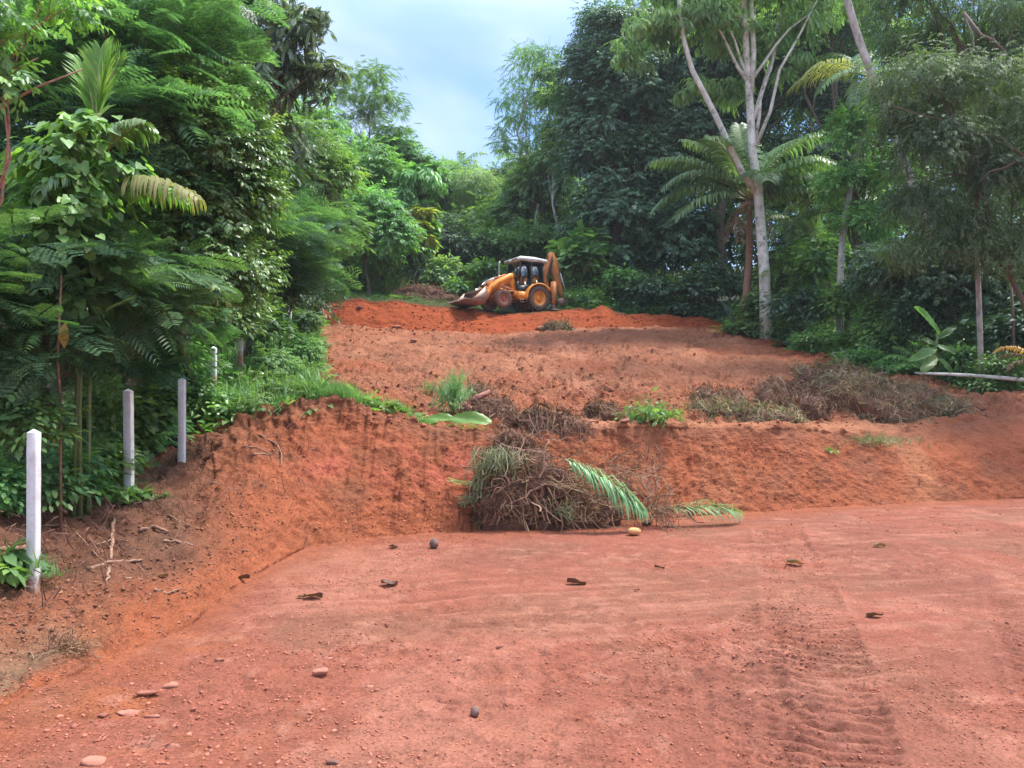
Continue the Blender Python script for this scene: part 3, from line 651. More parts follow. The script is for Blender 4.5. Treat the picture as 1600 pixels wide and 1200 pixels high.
def B(u, v, Y, r, rz=None, ry=None):
    s = Y/FPX; r3 = (r*s, (ry or r)*s, (rz or r)*s); return (px(u, v, Y), r3)
def bpt(u, Y): return gpt(u, Y)

# ------------------------------------------------------------------ palms
def frond(mb_r, VF, base, az, elev, L_, curve, k=34, lw=.05, ll=.55, hang=.6, seed=0, tip=.1, side_roll=0, vang=.6):
    """one pinnate palm frond: midrib into mb_r, leaflets into VF list"""
    r = np.random.default_rng(seed); m = 16; p = np.array(base, float); P = [p.copy()]; el = elev
    h = np.array((math.cos(az), math.sin(az), 0.)); st = L_/m
    for i in range(m):
        el -= curve/m*(.5+1.0*i/m); p = p+st*(h*math.cos(el)+np.array((0, 0, math.sin(el)))); P.append(p.copy())
    P = np.array(P); mb_r.tube(P, np.linspace(.022*L_**.5, .004, m+1), 5)
    t = np.linspace(tip+.04, .99, k); ii = t*m; i0 = np.minimum(ii.astype(int), m-1); f = (ii-i0)[:, None]
    C_ = P[i0]*(1-f)+P[i0+1]*f; tg = unit(P[i0+1]-P[i0]); sidev = unit(np.cross(tg, (0, 0, 1.)))
    upv = np.cross(sidev, tg)
    for sg in (-1, 1):
        ln = ll*(np.sin(math.pi*(.18+.74*t))**.7)*r.uniform(.85, 1.1, k)
        sr = sidev*math.cos(side_roll)*sg+upv*(math.sin(side_roll)*sg)
        d1 = unit(tg*vang+sr*1.0+upv*.25+r.normal(size=(k, 3))*.06)
        d2 = unit(d1*.8+np.array((0, 0, -1.))*hang+r.normal(size=(k, 3))*.08); d3 = unit(d1*.45+np.array((0, 0, -1.))*hang*1.7)
        a0 = C_; a1 = a0+d1*ln[:, None]*.4; a2 = a1+d2*ln[:, None]*.35; a3 = a2+d3*ln[:, None]*.3
        w = unit(np.cross(d1, upv))*lw/2
        Vv = np.stack((a0-w*.4, a0+w*.4, a1-w, a1+w, a2-w*.8, a2+w*.8, a3), 1).reshape(-1, 3)
        Fq = np.array([(0,1,3),(0,3,2),(2,3,5),(2,5,4),(4,5,6)])
        VF.append((Vv, (Fq[None]+(np.arange(k)*7)[:, None, None]).reshape(-1, 3)))
def palm(name, cat, label, base, pts, tr, fr, mat, seed, bark='barkpale', group=None, ll=.6, lw=.06, k=34, hang=.6, dead=None):
    """pts: trunk polyline (world), fr: list of (azimuth, elevation, length, curve)"""
    e_ = empty(name, base, 0, label, cat, group); base = np.array(base, float)
    if pts is not None and len(pts) > 1:
        mb = MB(); pts = np.array(pts, float); n = 60; t = np.linspace(0, len(pts)-1, n); i0 = np.minimum(t.astype(int), len(pts)-2); f = (t-i0)[:, None]
        Q = pts[i0]*(1-f)+pts[i0+1]*f
        for _ in range(30): Q[1:-1] = (Q[:-2]+2*Q[1:-1]+Q[2:])/4
        rr = np.linspace(tr, tr*.7, n); rr = rr*(1+.05*(np.arange(n) % 2)); rr[:4] *= np.array((1.5, 1.3, 1.15, 1.05))
        mb.tube(Q, rr, 10); mb.build('trunk', M[bark], e_, org=base, smooth=True)
    if not fr: return e_
    top = np.array(pts[-1] if pts is not None else base)
    for q, a_ in enumerate(fr):
        mbr = MB(); VF = []
        frond(mbr, VF, a_[6] if len(a_) > 6 else top, R(a_[0]), R(a_[1]), a_[2], R(a_[3]), k, lw, ll*(a_[2]/3.5 if a_[2] < 3.5 else 1), hang if len(a_) < 8 else a_[7], seed+q, side_roll=R(a_[4]) if len(a_) > 4 else 0, vang=.6 if len(a_) < 9 else a_[8])
        V, F_ = merge(VF); o = link('frond', mesh_arrays('frond', V-base, F_, M[a_[5] if len(a_) > 5 else mat]), e_)
        mbr.build('midrib', M['rachis'], o, org=base, smooth=True)
    if dead:
        mbr = MB(); VF = []
        for q, a_ in enumerate(dead): frond(mbr, VF, top, R(a_[0]), R(a_[1]), a_[2], R(a_[3]), 22, lw*.7, ll*.5, 1.0, seed+50+q)
        V, F_ = merge(VF+[(np.vstack(mbr.V), np.vstack(mbr.F))]); link('dead_frond', mesh_arrays('dead_frond', V-base, F_, M['drygrass']), e_)
    return e_

# ================================================================== LEFT SIDE TREES
tree('feathery_tree', 'tree', 'tall dark green tree with feathery layered leaves filling the upper left corner', bpt(60, 13.5),
     [B(40, 60, 13.5, 150, 90), B(190, 110, 13, 120, 80), B(250, 215, 12.5, 95, 60), B(60, 215, 13, 120, 75), B(280, 30, 14, 100, 70), B(330, 110, 14, 70, 80), B(-120, 140, 12, 130, 130), B(150, 310, 13, 120, 60)],
     1500, .66, ['bip', 'bip', 'pin'], 'feather', 11, tr=.16, nb=24, nclump=30, droop=.15, sig=.28, flat=.35, up=.1)
tree('feathery_tree', 'tree', 'low feathery-leaved tree hanging over the ground left of the nearest white posts', bpt(20, 10.2),
     [B(40, 420, 10, 110, 70), B(150, 480, 10.6, 110, 80), B(30, 560, 9.6, 90, 60), B(230, 430, 11.5, 70, 60), B(-80, 500, 9.2, 100, 110)],
     800, .5, ['bipF', 'pin', 'bipF'], 'feather', 12, tr=.06, nb=16, nclump=24, droop=.2, sig=.3, flat=.4, up=.1)
tree('feathery_tree', 'tree', 'small feathery-leaved tree right of the creeper, fronds reaching over the white posts', bpt(190, 15.5),
     [B(215, 450, 15, 75, 55), B(270, 500, 15.2, 60, 40), B(150, 560, 14.2, 65, 40), B(215, 600, 14.4, 50, 36)],
     520, .5, 'bipF', 'feather', 13, tr=.05, nb=14, nclump=22, droop=.15, sig=.3, flat=.35, up=.1)
tree('glossy_leaved_tree', 'tree', 'rounded tree with small glossy leaves behind the creeper, brown trunk showing beneath it', bpt(285, 16.2),
     [B(310, 250, 13.4, 95, 110), B(345, 330, 13.4, 75, 70), B(270, 180, 13.4, 60, 55), B(330, 190, 13.4, 50, 45), B(300, 420, 13.4, 100, 70), B(380, 250, 13.8, 40, 60)],
     8500, .27, 'twigO', 'glossy', 14, tr=.09, nb=22, nclump=40, droop=.0, sig=.17, flat=.9, inner=.7, up=.6)
tree('drooping_leaved_tree', 'tree', 'tall dark tree with long drooping leaves against the sky, upper left', bpt(380, 23),
     [B(430, 60, 23, 60, 50), B(478, 50, 22.5, 36, 24), B(500, 105, 22.4, 30, 14), B(495, 20, 22.4, 24, 10), B(400, 130, 23, 60, 55), B(455, 130, 23, 55, 50), B(440, 225, 23.5, 50, 34), B(400, -20, 23, 60, 50), B(480, 110, 22.8, 32, 26), B(375, 50, 23.5, 50, 80)],
     1150, .44, ['pinL', 'whorlN', 'pinL'], 'droop', 15, tr=.12, nb=50, nclump=44, droop=.45, sig=.24, flat=1.0, inner=.2)
tree('tall_green_tree', 'tree', 'tall tree with fresh green leaves between the feathery tree and the sky', bpt(310, 18),
     [B(300, 40, 18, 50, 70), B(325, 120, 18, 38, 60), B(290, -40, 18, 60, 50)],
     2600, .34, 'twig', 'mid', 16, tr=.12, nb=16, nclump=26, droop=.3)
tree('hanging_branch_tree', 'tree', 'yellow-green leafy branch hanging in at the left edge of the photo', bpt(-110, 8),
     [B(5, 20, 7.6, 34, 40), B(10, 110, 7.8, 24, 60), B(60, -10, 8, 60, 30), B(-40, 60, 8, 50, 90)],
     420, .24, 'twigO', 'creeper', 17, tr=.05, nb=8, nclump=12, limbs=[([px(-60, 240, 8), px(5, 165, 8), px(60, 135, 8), px(130, 108, 8.2)], .022, .008), ([px(5, 165, 8), px(20, 110, 8), px(60, 90, 8.1)], .016, .006), ([px(-5, 175, 8), px(-2, 60, 8)], .02, .01)], bark='root')
# creeper smothering a young palm
cb = bpt(115, 10.2)
tree('creeper', 'creeper', 'light green heart-leaved creeper climbing over the young palm on the left', cb,
     [B(110, 250, 9.9, 62, 45), B(105, 330, 9.9, 70, 60), B(150, 215, 9.9, 45, 30), B(120, 400, 10, 60, 50), B(190, 290, 10, 38, 30), B(120, 480, 10.1, 45, 60), B(60, 360, 10, 40, 50)],
     1500, .15, 'heart', 'creeper', 18, tr=.045, nb=14, nclump=26, droop=.9, sig=.3, up=.7, bark='stem', tpts=[cb, px(122, 600, 10.2), px(130, 400, 10.1), px(150, 260, 10)])
pb = bpt(138, 10.6)
palm('young_palm', 'palm', 'young palm with a bright upright frond rising out of the creeper on the left', pb, [pb, px(140, 500, 10.5), px(148, 300, 10.3), px(150, 205, 10.1)], .03,
     [(80, 88, 1.1, 6, 5, 'palmbright', px(150, 205, 10.1), .1, 1.9), (20, 80, 1.05, 12, 10, 'palmbright', px(150, 205, 10.1), .1, 1.9), (160, 82, .95, 14, 20, 'palmbright', px(150, 205, 10.1), .15, 1.8),
      (176, 22, 1.05, 75, 0, 'palmcut', px(118, 250, 9.9), 1.4, .4), (190, 40, .9, 80, 0, 'palm', px(125, 262, 10)), (345, 55, .75, 60, 0, 'palm', px(165, 240, 10.1)), (10, 35, .7, 60, 20, 'palm', px(160, 215, 10.1)),
      (-12, 8, 1.15, 45, 0, 'palmdry', px(192, 292, 10.0), 1.5, .3), (-5, 20, 1.0, 70, 0, 'palmbright', px(190, 300, 10.2), 1.4, .4), (250, 30, .8, 100, 0, 'palm', px(140, 300, 10))], 'palm', 60, 'stem', ll=1.75, lw=.045, k=24, hang=.9)
# slim stems at the left
def slim(label, pts, r, bark):
    mb = MB(); P = np.array(pts); mb.tube(P, np.linspace(r, r*.75, len(P)), 8); o = mb.build('sapling', M[bark], None, loc=P[0], org=P[0], smooth=True)
    tag(o, label, 'sapling', 'bare saplings on the left'); return o
slim('thin pale brown stem left of the jointed green cane', [bpt(95, 9.6), px(94, 620, 9.6), px(90, 560, 9.5), px(96, 430, 9.5)], .018, 'root')
slim('green jointed cane standing right of the thin pale stem', [bpt(126, 10.2), px(124, 640, 10.2), px(127, 540, 10.2), px(122, 430, 10)], .03, 'stem')
# hanging orange leaf
def leaf_obj(name, cat, label, P, D, Nn, s, mat, tpl='oval', group=None):
    V, F_ = stampT(T[tpl], np.array([P]), np.array([D], float), np.array([Nn], float), s); Pn = np.array(P)
    o = link(name, mesh_arrays(name, V-Pn, F_, M[mat]), None, Pn); tag(o, label, cat, group); return o
leaf_obj('dry_leaf', 'leaf', 'big orange dead leaf hanging over the thin pale stem', px(103, 503, 9.4), (-.15, 0, -1), (0, -1, .1), .33, 'orangeleaf')
# trees behind the left shrubs
tree('feathery_tree', 'tree', 'dark feathery-leaved tree leaning over the grass where the fence posts climb', bpt(455, 27),
     [B(440, 390, 23, 60, 40), B(480, 430, 24, 36, 35), B(470, 360, 25, 45, 35), B(380, 370, 22, 50, 40)],
     1100, .62, 'bipS', 'feather', 19, tr=.05, nb=14, nclump=22, droop=.1, sig=.3, flat=.35, up=.1)
mids = [
 # label, u, Y, blobs(u,v,dY,r,rz), n, leaf, tpl, mat, tr, bark
 ('flat-topped airy tree with layered crown against the sky, left of the sky gap', 575, 58, [(575,125,0,42,16),(600,160,0,34,14),(535,150,1,30,16),(612,208,0,28,11),(560,185,1,30,14),(625,175,0,14,8),(540,230,0,36,20)], 1700, .62, 'pin', 'mid', .14),
 ('dark bushy tree below the drooping-leaved tree on the left', 455, 34, [(455,240,0,50,50),(500,290,1,45,45),(430,310,0,45,50)], 2600, .6, 'twig', 'mid', .14),
 ('leafy tree directly under the flat-topped tree', 540, 50, [(520,270,0,50,34),(570,260,0,44,30),(480,210,1,40,50),(610,290,1,44,30)], 2600, .8, 'twig', 'mid', .16),
 ('light green tree on the left edge of the sky gap', 620, 60, [(610,240,0,40,20),(640,265,0,36,22),(660,290,1,40,24)], 1900, .85, 'twigL', 'light', .14),
 ('green tree with hanging tufts of leaves above the yellow-leaved saplings', 650, 50, [(655,290,0,30,24),(650,330,0,22,20),(625,310,0,24,22)], 900, .7, 'whorl', 'mid', .1),
 ('leafy tree behind the dark feathery tree on the left slope', 500, 40, [(500,340,0,42,36),(530,370,0,36,32),(470,300,1,36,30)], 2400, .55, 'pinL', 'mid', .12),
 ('pale green tree left of the yellow-leaved saplings', 575, 46, [(570,330,0,38,34),(600,370,0,34,34),(545,390,0,32,34)], 2200, .6, 'twigL', 'mid', .12),
 ('pale feathery bamboo-like tree in the middle of the valley', 735, 62, [(735,300,0,44,34),(700,330,1,36,32),(770,330,0,36,34),(740,360,0,44,24)], 3400, .8, 'twigN', 'pale', .12),
 ('light green tree just left of the two skyline palms', 690, 68, [(690,285,0,34,22),(665,300,0,26,18)], 1300, .9, 'twig', 'light', .12),
 ('dark green rounded tree under the tall airy tree', 785, 64, [(785,285,0,22,16),(800,300,1,20,16)], 900, .9, 'twig', 'dark', .12),
 ('light green tree right of the bamboo-like tree', 820, 58, [(820,320,0,38,36),(850,290,1,30,32),(800,370,0,32,30)], 2400, .8, 'twigL', 'light', .12),
 ('light feathery tree directly above the machine', 780, 54, [(775,385,0,36,26),(820,395,0,34,24),(850,370,0,28,28)], 2200, .65, 'twig', 'mid', .1),
 ('tall airy tree with bare upper trunk on the right of the sky gap', 830, 56, [(825,110,0,26,26),(845,95,0,22,18),(800,150,0,22,14),(812,185,0,24,16),(850,160,1,26,24),(795,230,0,22,12),(845,215,0,22,16),(785,205,0,12,8),(820,75,0,14,8)], 1250, .7, 'twigN', 'light', .13),
 ('pale yellow-green tree between the airy tree and the dark ivy-covered tree', 870, 54, [(872,160,0,24,20),(875,205,0,24,20),(868,250,0,26,26),(860,120,1,16,14)], 1500, .7, 'twig', 'light', .13),
 ('pale olive tree at the foot of the airy tree', 855, 56, [(850,270,0,28,24),(830,285,0,24,16)], 1200, .75, 'twig', 'pale', .13),
 ('dark tree behind the saplings with yellow leaves', 640, 54, [(620,380,0,36,36),(670,380,0,40,36),(720,395,0,36,30)], 2600, .7, 'twig', 'dark', .12),
]
for i, (lab, u, Y, bl, n, lf, tp, mt, tr) in enumerate(mids):
    tree('tree', 'tree', lab, bpt(u, Y), [B(b[0], b[1], Y+b[2], b[3], b[4]) for b in bl], n, lf, tp, mt, 100+i, tr=tr, nb=14, group='trees on the slope behind the machine', nclump=22, sig=.24,
         bark='barkpale' if i in (0, 12, 13) else 'bark')
# yellow-leaved saplings
for lab, u, v0, vt, Y, dx_, mt in (('slender sapling with yellow top leaves, left one of the pair', 668, 470, 338, 49, -12, 'yellow'), ('slender pale sapling with yellowish leaves, right one of the pair', 645, 468, 355, 49.5, 14, 'creeper')):
    b = bpt(u, Y); tree('sapling', 'sapling', lab, b, [B(u+dx_, vt, Y, 20, 9), B(u+dx_*1.4, vt+22, Y, 16, 9), B(u+dx_*.5, vt+40, Y, 12, 8)], 90, .7, 'whorlU', mt, 140+u, tr=.07, bark='barkpale', nb=5, nclump=9, group='saplings behind the earth bank')
# skyline palms
def crown_fr(n, L_, seed, e0=60, e1=-15, cv=90):
    r = np.random.default_rng(seed); return [((i*137.5+r.uniform(-15, 15)) % 360, e0+(e1-e0)*(i/(n-1))+r.uniform(-8, 8), L_*r.uniform(.85, 1.1), cv*r.uniform(.7, 1.2)) for i in range(n)]
for lab, u, v, Y in (('distant coconut palm on the skyline, left of the two', 722, 262, 84), ('distant coconut palm on the skyline, right of the two', 812, 252, 80)):
    b = bpt(u, Y); palm('coconut_palm', 'palm', lab, b, [b, px(u+4, v+60, Y), px(u, v, Y)], .2, crown_fr(13, 3.6, int(u)), 'palm', int(u), ll=.9, lw=.16, k=18, group='palms on the skyline')

# ================================================================== RIGHT SIDE TREES
rights = [
 ('huge dark ivy-covered tree on the left of the right-hand forest, right of the sky', 960, 49.5, [(950,70,0,50,50),(920,120,0,42,44),(980,140,0,66,60),(935,200,1,55,50),(1010,60,1,52,44),(925,270,0,50,52),(990,260,0,55,55),(960,350,0,66,60),(1025,330,1,48,70),(905,180,1,28,34),(1030,190,1,50,60),(950,420,0,52,36)], 16000, .62, 'twigO', 'dark', .45, 'bark'),
 ('dark tree behind the white-trunked tree', 1110, 50, [(1100,110,0,64,60),(1180,60,1,70,50),(1240,130,1,60,60),(1080,220,1,60,50),(1120,30,0,70,50),(1050,380,0,55,60)], 8500, .7, 'twigO', 'dark', .4, 'bark'),
 ('dark tree right of the tall coconut palm crown', 1290, 46, [(1290,60,0,64,60),(1250,250,0,50,50),(1330,180,1,44,60),(1300,290,0,50,60),(1250,0,0,60,50),(1390,320,0,60,60),(1290,390,1,60,50)], 8500, .62, 'twigO', 'dark', .35, 'bark'),
 ('tree with bright green lower leaves behind the leaning coconut trunk', 1330, 34, [(1330,210,0,30,40),(1320,290,0,34,30),(1390,270,0,36,40),(1350,350,0,36,34)], 3000, .42, 'twig', 'mid', .14, 'bark'),
]
for i, (lab, u, Y, bl, n, lf, tp, mt, tr, bk) in enumerate(rights):
    tree('broadleaf_tree', 'tree', lab, bpt(u, Y), [B(b[0], b[1], Y+b[2], b[3], b[4]) for b in bl], n, lf, tp, mt, 200+i, tr=tr, nb=26, bark=bk, group='dark forest trees on the right', nclump=34, sig=.2, up=.6)
# white-trunked tree
Yw = 37
tb = bpt(1197, Yw)
tree('white_trunked_tree', 'tree', 'tall white-trunked tree that forks into three pale limbs above the palm', tb,
     [B(1010, 55, Yw, 50, 24), B(1090, 45, Yw, 62, 30), B(1160, 70, Yw+1, 50, 22), B(1250, 40, Yw, 45, 40), B(1130, -10, Yw, 120, 30), B(985, 95, Yw, 24, 14), B(1245, 100, Yw, 26, 20), B(1120, 150, Yw+2, 40, 22), B(1080, 140, Yw+1, 24, 16), B(1290, -5, Yw, 70, 30)],
     3800, .5, ['whorlN', 'twigN'], 'pale', 30, tr=.29, bark='barkwhite', nb=7, nclump=26, tpts=[tb-np.array((0,0,.4)), px(1195, 430, Yw), px(1190, 370, Yw), px(1184, 290, Yw), px(1176, 240, Yw), px(1170, 130, Yw), px(1163, 30, Yw), px(1160, -60, Yw)],
     limbs=[([px(1180, 300, Yw), px(1160, 270, Yw), px(1118, 180, Yw-.4), px(1082, 110, Yw-.8), px(1068, 60, Yw-1), px(1056, -40, Yw-1)], .17, .09), ([px(1178, 185, Yw), px(1190, 145, Yw+.3), px(1208, 90, Yw+.5), px(1216, 50, Yw+.6), px(1226, -30, Yw+.8)], .13, .08), ([px(1172, 160, Yw), px(1178, 80, Yw-.2), px(1172, -40, Yw-.2)], .15, .1)])
# coconut palm with the big crown under it
Yp = 38.5; pbp = bpt(1160, Yp)
palm('coconut_palm', 'palm', 'coconut palm with wide arching fronds just behind the white-trunked tree', pbp, [pbp, px(1170, 420, Yp), px(1172, 345, Yp), px(1168, 312, Yp)], .2,
     [(182, 25, 5.2, 75), (170, 52, 5.4, 65), (195, 40, 5.2, 90), (200, 8, 4.6, 60), (150, 68, 5.0, 50), (-5, 35, 5.6, 75), (8, 55, 5.6, 80), (-20, 15, 4.8, 60), (25, 68, 5.2, 55), (90, 82, 4.6, 25), (320, 45, 5.0, 85), (335, 65, 5.0, 70), (225, 60, 5.0, 80), (60, 60, 4.8, 50), (120, 74, 4.8, 40), (-2, 20, 5.2, 50), (268, 40, 3.8, 95)], 'palm', 300, 'root', ll=1.35, lw=.1, k=60, hang=.55, dead=[(240, -30, 3, 60), (300, -35, 3, 50), (200, -40, 2.6, 45)])
for i, (lab, u, v, Y, L_, n) in enumerate((('small palm low in the shade right of the white trunk', 1240, 350, 41, 3.6, 12), ('shaded palm behind the slim leaning coconut trunk', 1300, 330, 40, 3.6, 12), ('dark palm with dead brown fronds inside the ivy-covered tree', 1015, 165, 53, 4.2, 14))):
    b = bpt(u, Y); palm('coconut_palm', 'palm', lab, b, [b, px(u-6, v+60, Y), px(u, v, Y)], .17, crown_fr(n, L_, 400+i), 'palm', 420+i, 'bark', ll=.9, lw=.08, k=32, group='palms in the shade of the forest', dead=[(200, -50, 2.5, 40), (270, -60, 2.5, 30)] if i == 2 else None)
# leaning coconut palms
Yl = 34; lb = bpt(1312, Yl)
palm('coconut_palm', 'palm', 'slim pale coconut palm leaning right with drooping fronds at the top', lb, [lb, px(1313, 400, Yl), px(1322, 330, Yl), px(1337, 255, Yl), px(1352, 165, Yl), px(1358, 120, Yl)], .15,
     [(165, 25, 3.6, 70, 0, 'palmdry'), (185, 35, 3.4, 90, 0, 'palmdry'), (200, 10, 3.2, 75), (350, 40, 3.4, 90), (240, 30, 3.2, 100), (20, 60, 3.4, 60), (120, 60, 3.4, 60), (300, 0, 3.0, 60), (230, -20, 3.0, 50)], 'palm', 330, ll=.95, lw=.06, k=34)
Yk = 28.0; kb = bpt(1497, Yk)
palm('coconut_palm', 'palm', 'tall coconut palm whose thick ringed trunk leans left out of the top of the photo', kb, [kb, px(1490, 490, Yk), px(1464, 400, Yk), px(1430, 300, Yk), px(1385, 170, Yk), px(1350, 90, Yk), px(1322, 0, Yk), px(1300, -90, Yk), px(1285, -190, Yk)], .165,
     crown_fr(10, 4, 77), 'palm', 350, ll=.9, lw=.08, k=20)
# fine-leaved trees on the right
tree('fine_leaved_tree', 'tree', 'olive-green fine-leaved tree with twisted pale branches filling the right edge', bpt(1660, 23.5),
     [B(1440, 140, 23.5, 66, 50), B(1520, 150, 23.5, 70, 56), B(1400, 210, 24, 44, 50), B(1600, 200, 23, 66, 66), B(1470, 240, 23.5, 70, 50), B(1560, 300, 23.3, 66, 50), B(1430, 330, 23.8, 50, 44), B(1500, 380, 23.5, 60, 40), B(1600, 400, 23, 60, 50), B(1700, 250, 22, 80, 120), B(1410, 400, 24, 30, 26)],
     15000, .27, 'twigD', 'olive', 31, tr=.10, nb=34, nclump=40, droop=.7, sig=.22, flat=.9, up=.7,
     limbs=[([px(1600, 245, 22), px(1560, 212, 22.2), px(1520, 208, 22.2)], .045, .02), ([px(1600, 245, 22), px(1570, 262, 22), px(1546, 268, 22.1), px(1530, 285, 22.2)], .035, .015), ([px(1505, 20, 23), px(1532, 55, 22.8), px(1550, 62, 22.6), px(1572, 84, 22.6)], .06, .05), ([px(1505, 20, 23), px(1520, 55, 22.8), px(1522, 75, 22.6), px(1512, 90, 22.5)], .025, .015), ([px(1395, 165, 23), px(1440, 180, 22.6), px(1470, 186, 22.4), px(1465, 205, 22.4)], .02, .01)])
tree('fine_leaved_tree', 'tree', 'greyish olive tree above and behind the twisted branches, upper right corner', bpt(1570, 30),
     [B(1420, 30, 29, 66, 50), B(1500, 60, 29.5, 60, 50), B(1580, 30, 29, 80, 60), B(1380, 90, 29.5, 36, 36), B(1560, 120, 30, 80, 60), B(1450, -40, 29, 110, 50), B(1650, 60, 29, 90, 90), B(1590, 320, 30, 90, 100)],
     10000, .36, 'twigD', 'olive', 32, tr=.2, nb=30, nclump=34, droop=.6, up=.6)
tree('broadleaf_tree', 'tree', 'dark tree behind the right edge thicket with leaves down to the ground', bpt(1500, 29),
     [B(1450, 440, 28, 66, 60), B(1540, 460, 28, 66, 60), B(1600, 420, 28, 60, 80), B(1480, 360, 29, 60, 50), B(1380, 430, 30, 50, 50)],
     5200, .4, 'twigO', 'dark', 33, tr=.18, nb=20, nclump=34, up=.6)
for lab, P_, r_ in (('straight pale slim trunk standing behind the fallen log on the right', [bpt(1534, 24.6), px(1531, 520, 24.6), px(1528, 430, 24.6), px(1526, 330, 24.8)], .09), ('thin dark stem near the right edge behind the log', [bpt(1585, 24.6), px(1583, 500, 24.6), px(1578, 420, 24.8)], .05)):
    mb = MB(); P_ = np.array(P_); mb.tube(P_, np.linspace(r_, r_*.8, len(P_)), 9); o = mb.build('young_tree', M['barkpale' if r_ > .06 else 'bark'], None, loc=P_[0], org=P_[0], smooth=True); tag(o, lab, 'tree')

# ================================================================== shrubs and undergrowth
def bush(name, cat, label, u, Y, v, r, rz, n, leaf, tpl, mat, seed, group=None, **kw):
    b = bpt(u, Y); s = Y/FPX; r_ = np.random.default_rng(seed)
    bl = [B(u+r_.uniform(-.45, .45)*r, v+r_.uniform(-.2, .5)*rz, Y+r_.uniform(-.5, .5)*r*s, r*r_.uniform(.5, .75), rz*r_.uniform(.5, .75)) for _ in range(4)]
    bv = VH-(b[2]-CZ)*FPX/b[1]
    bl += [B(u+r_.uniform(-.7, .7)*r, bv-rz*r_.uniform(.15, .4), Y+r_.uniform(-.3, .3)*r*s, r*.6, rz*.45) for _ in range(3)]
    e_ = empty(name, b, 0, label, cat, group); V, F_, cs = crown(bl, int(n*1.7), leaf, tpl, seed, **kw)
    link('leaves', mesh_arrays('leaves', V-b, F_, M[mat]), e_)
    mb = MB()
    for i in range(7):
        P = bez(b-np.array((0, 0, .1)), cs[i*len(cs)//7], (0, 0, .1), 5); mb.tube(P, np.linspace(.018, .006, 5)*(Y/20), 5)
    mb.build('stems', M['stem'], e_, org=b)
    return e_
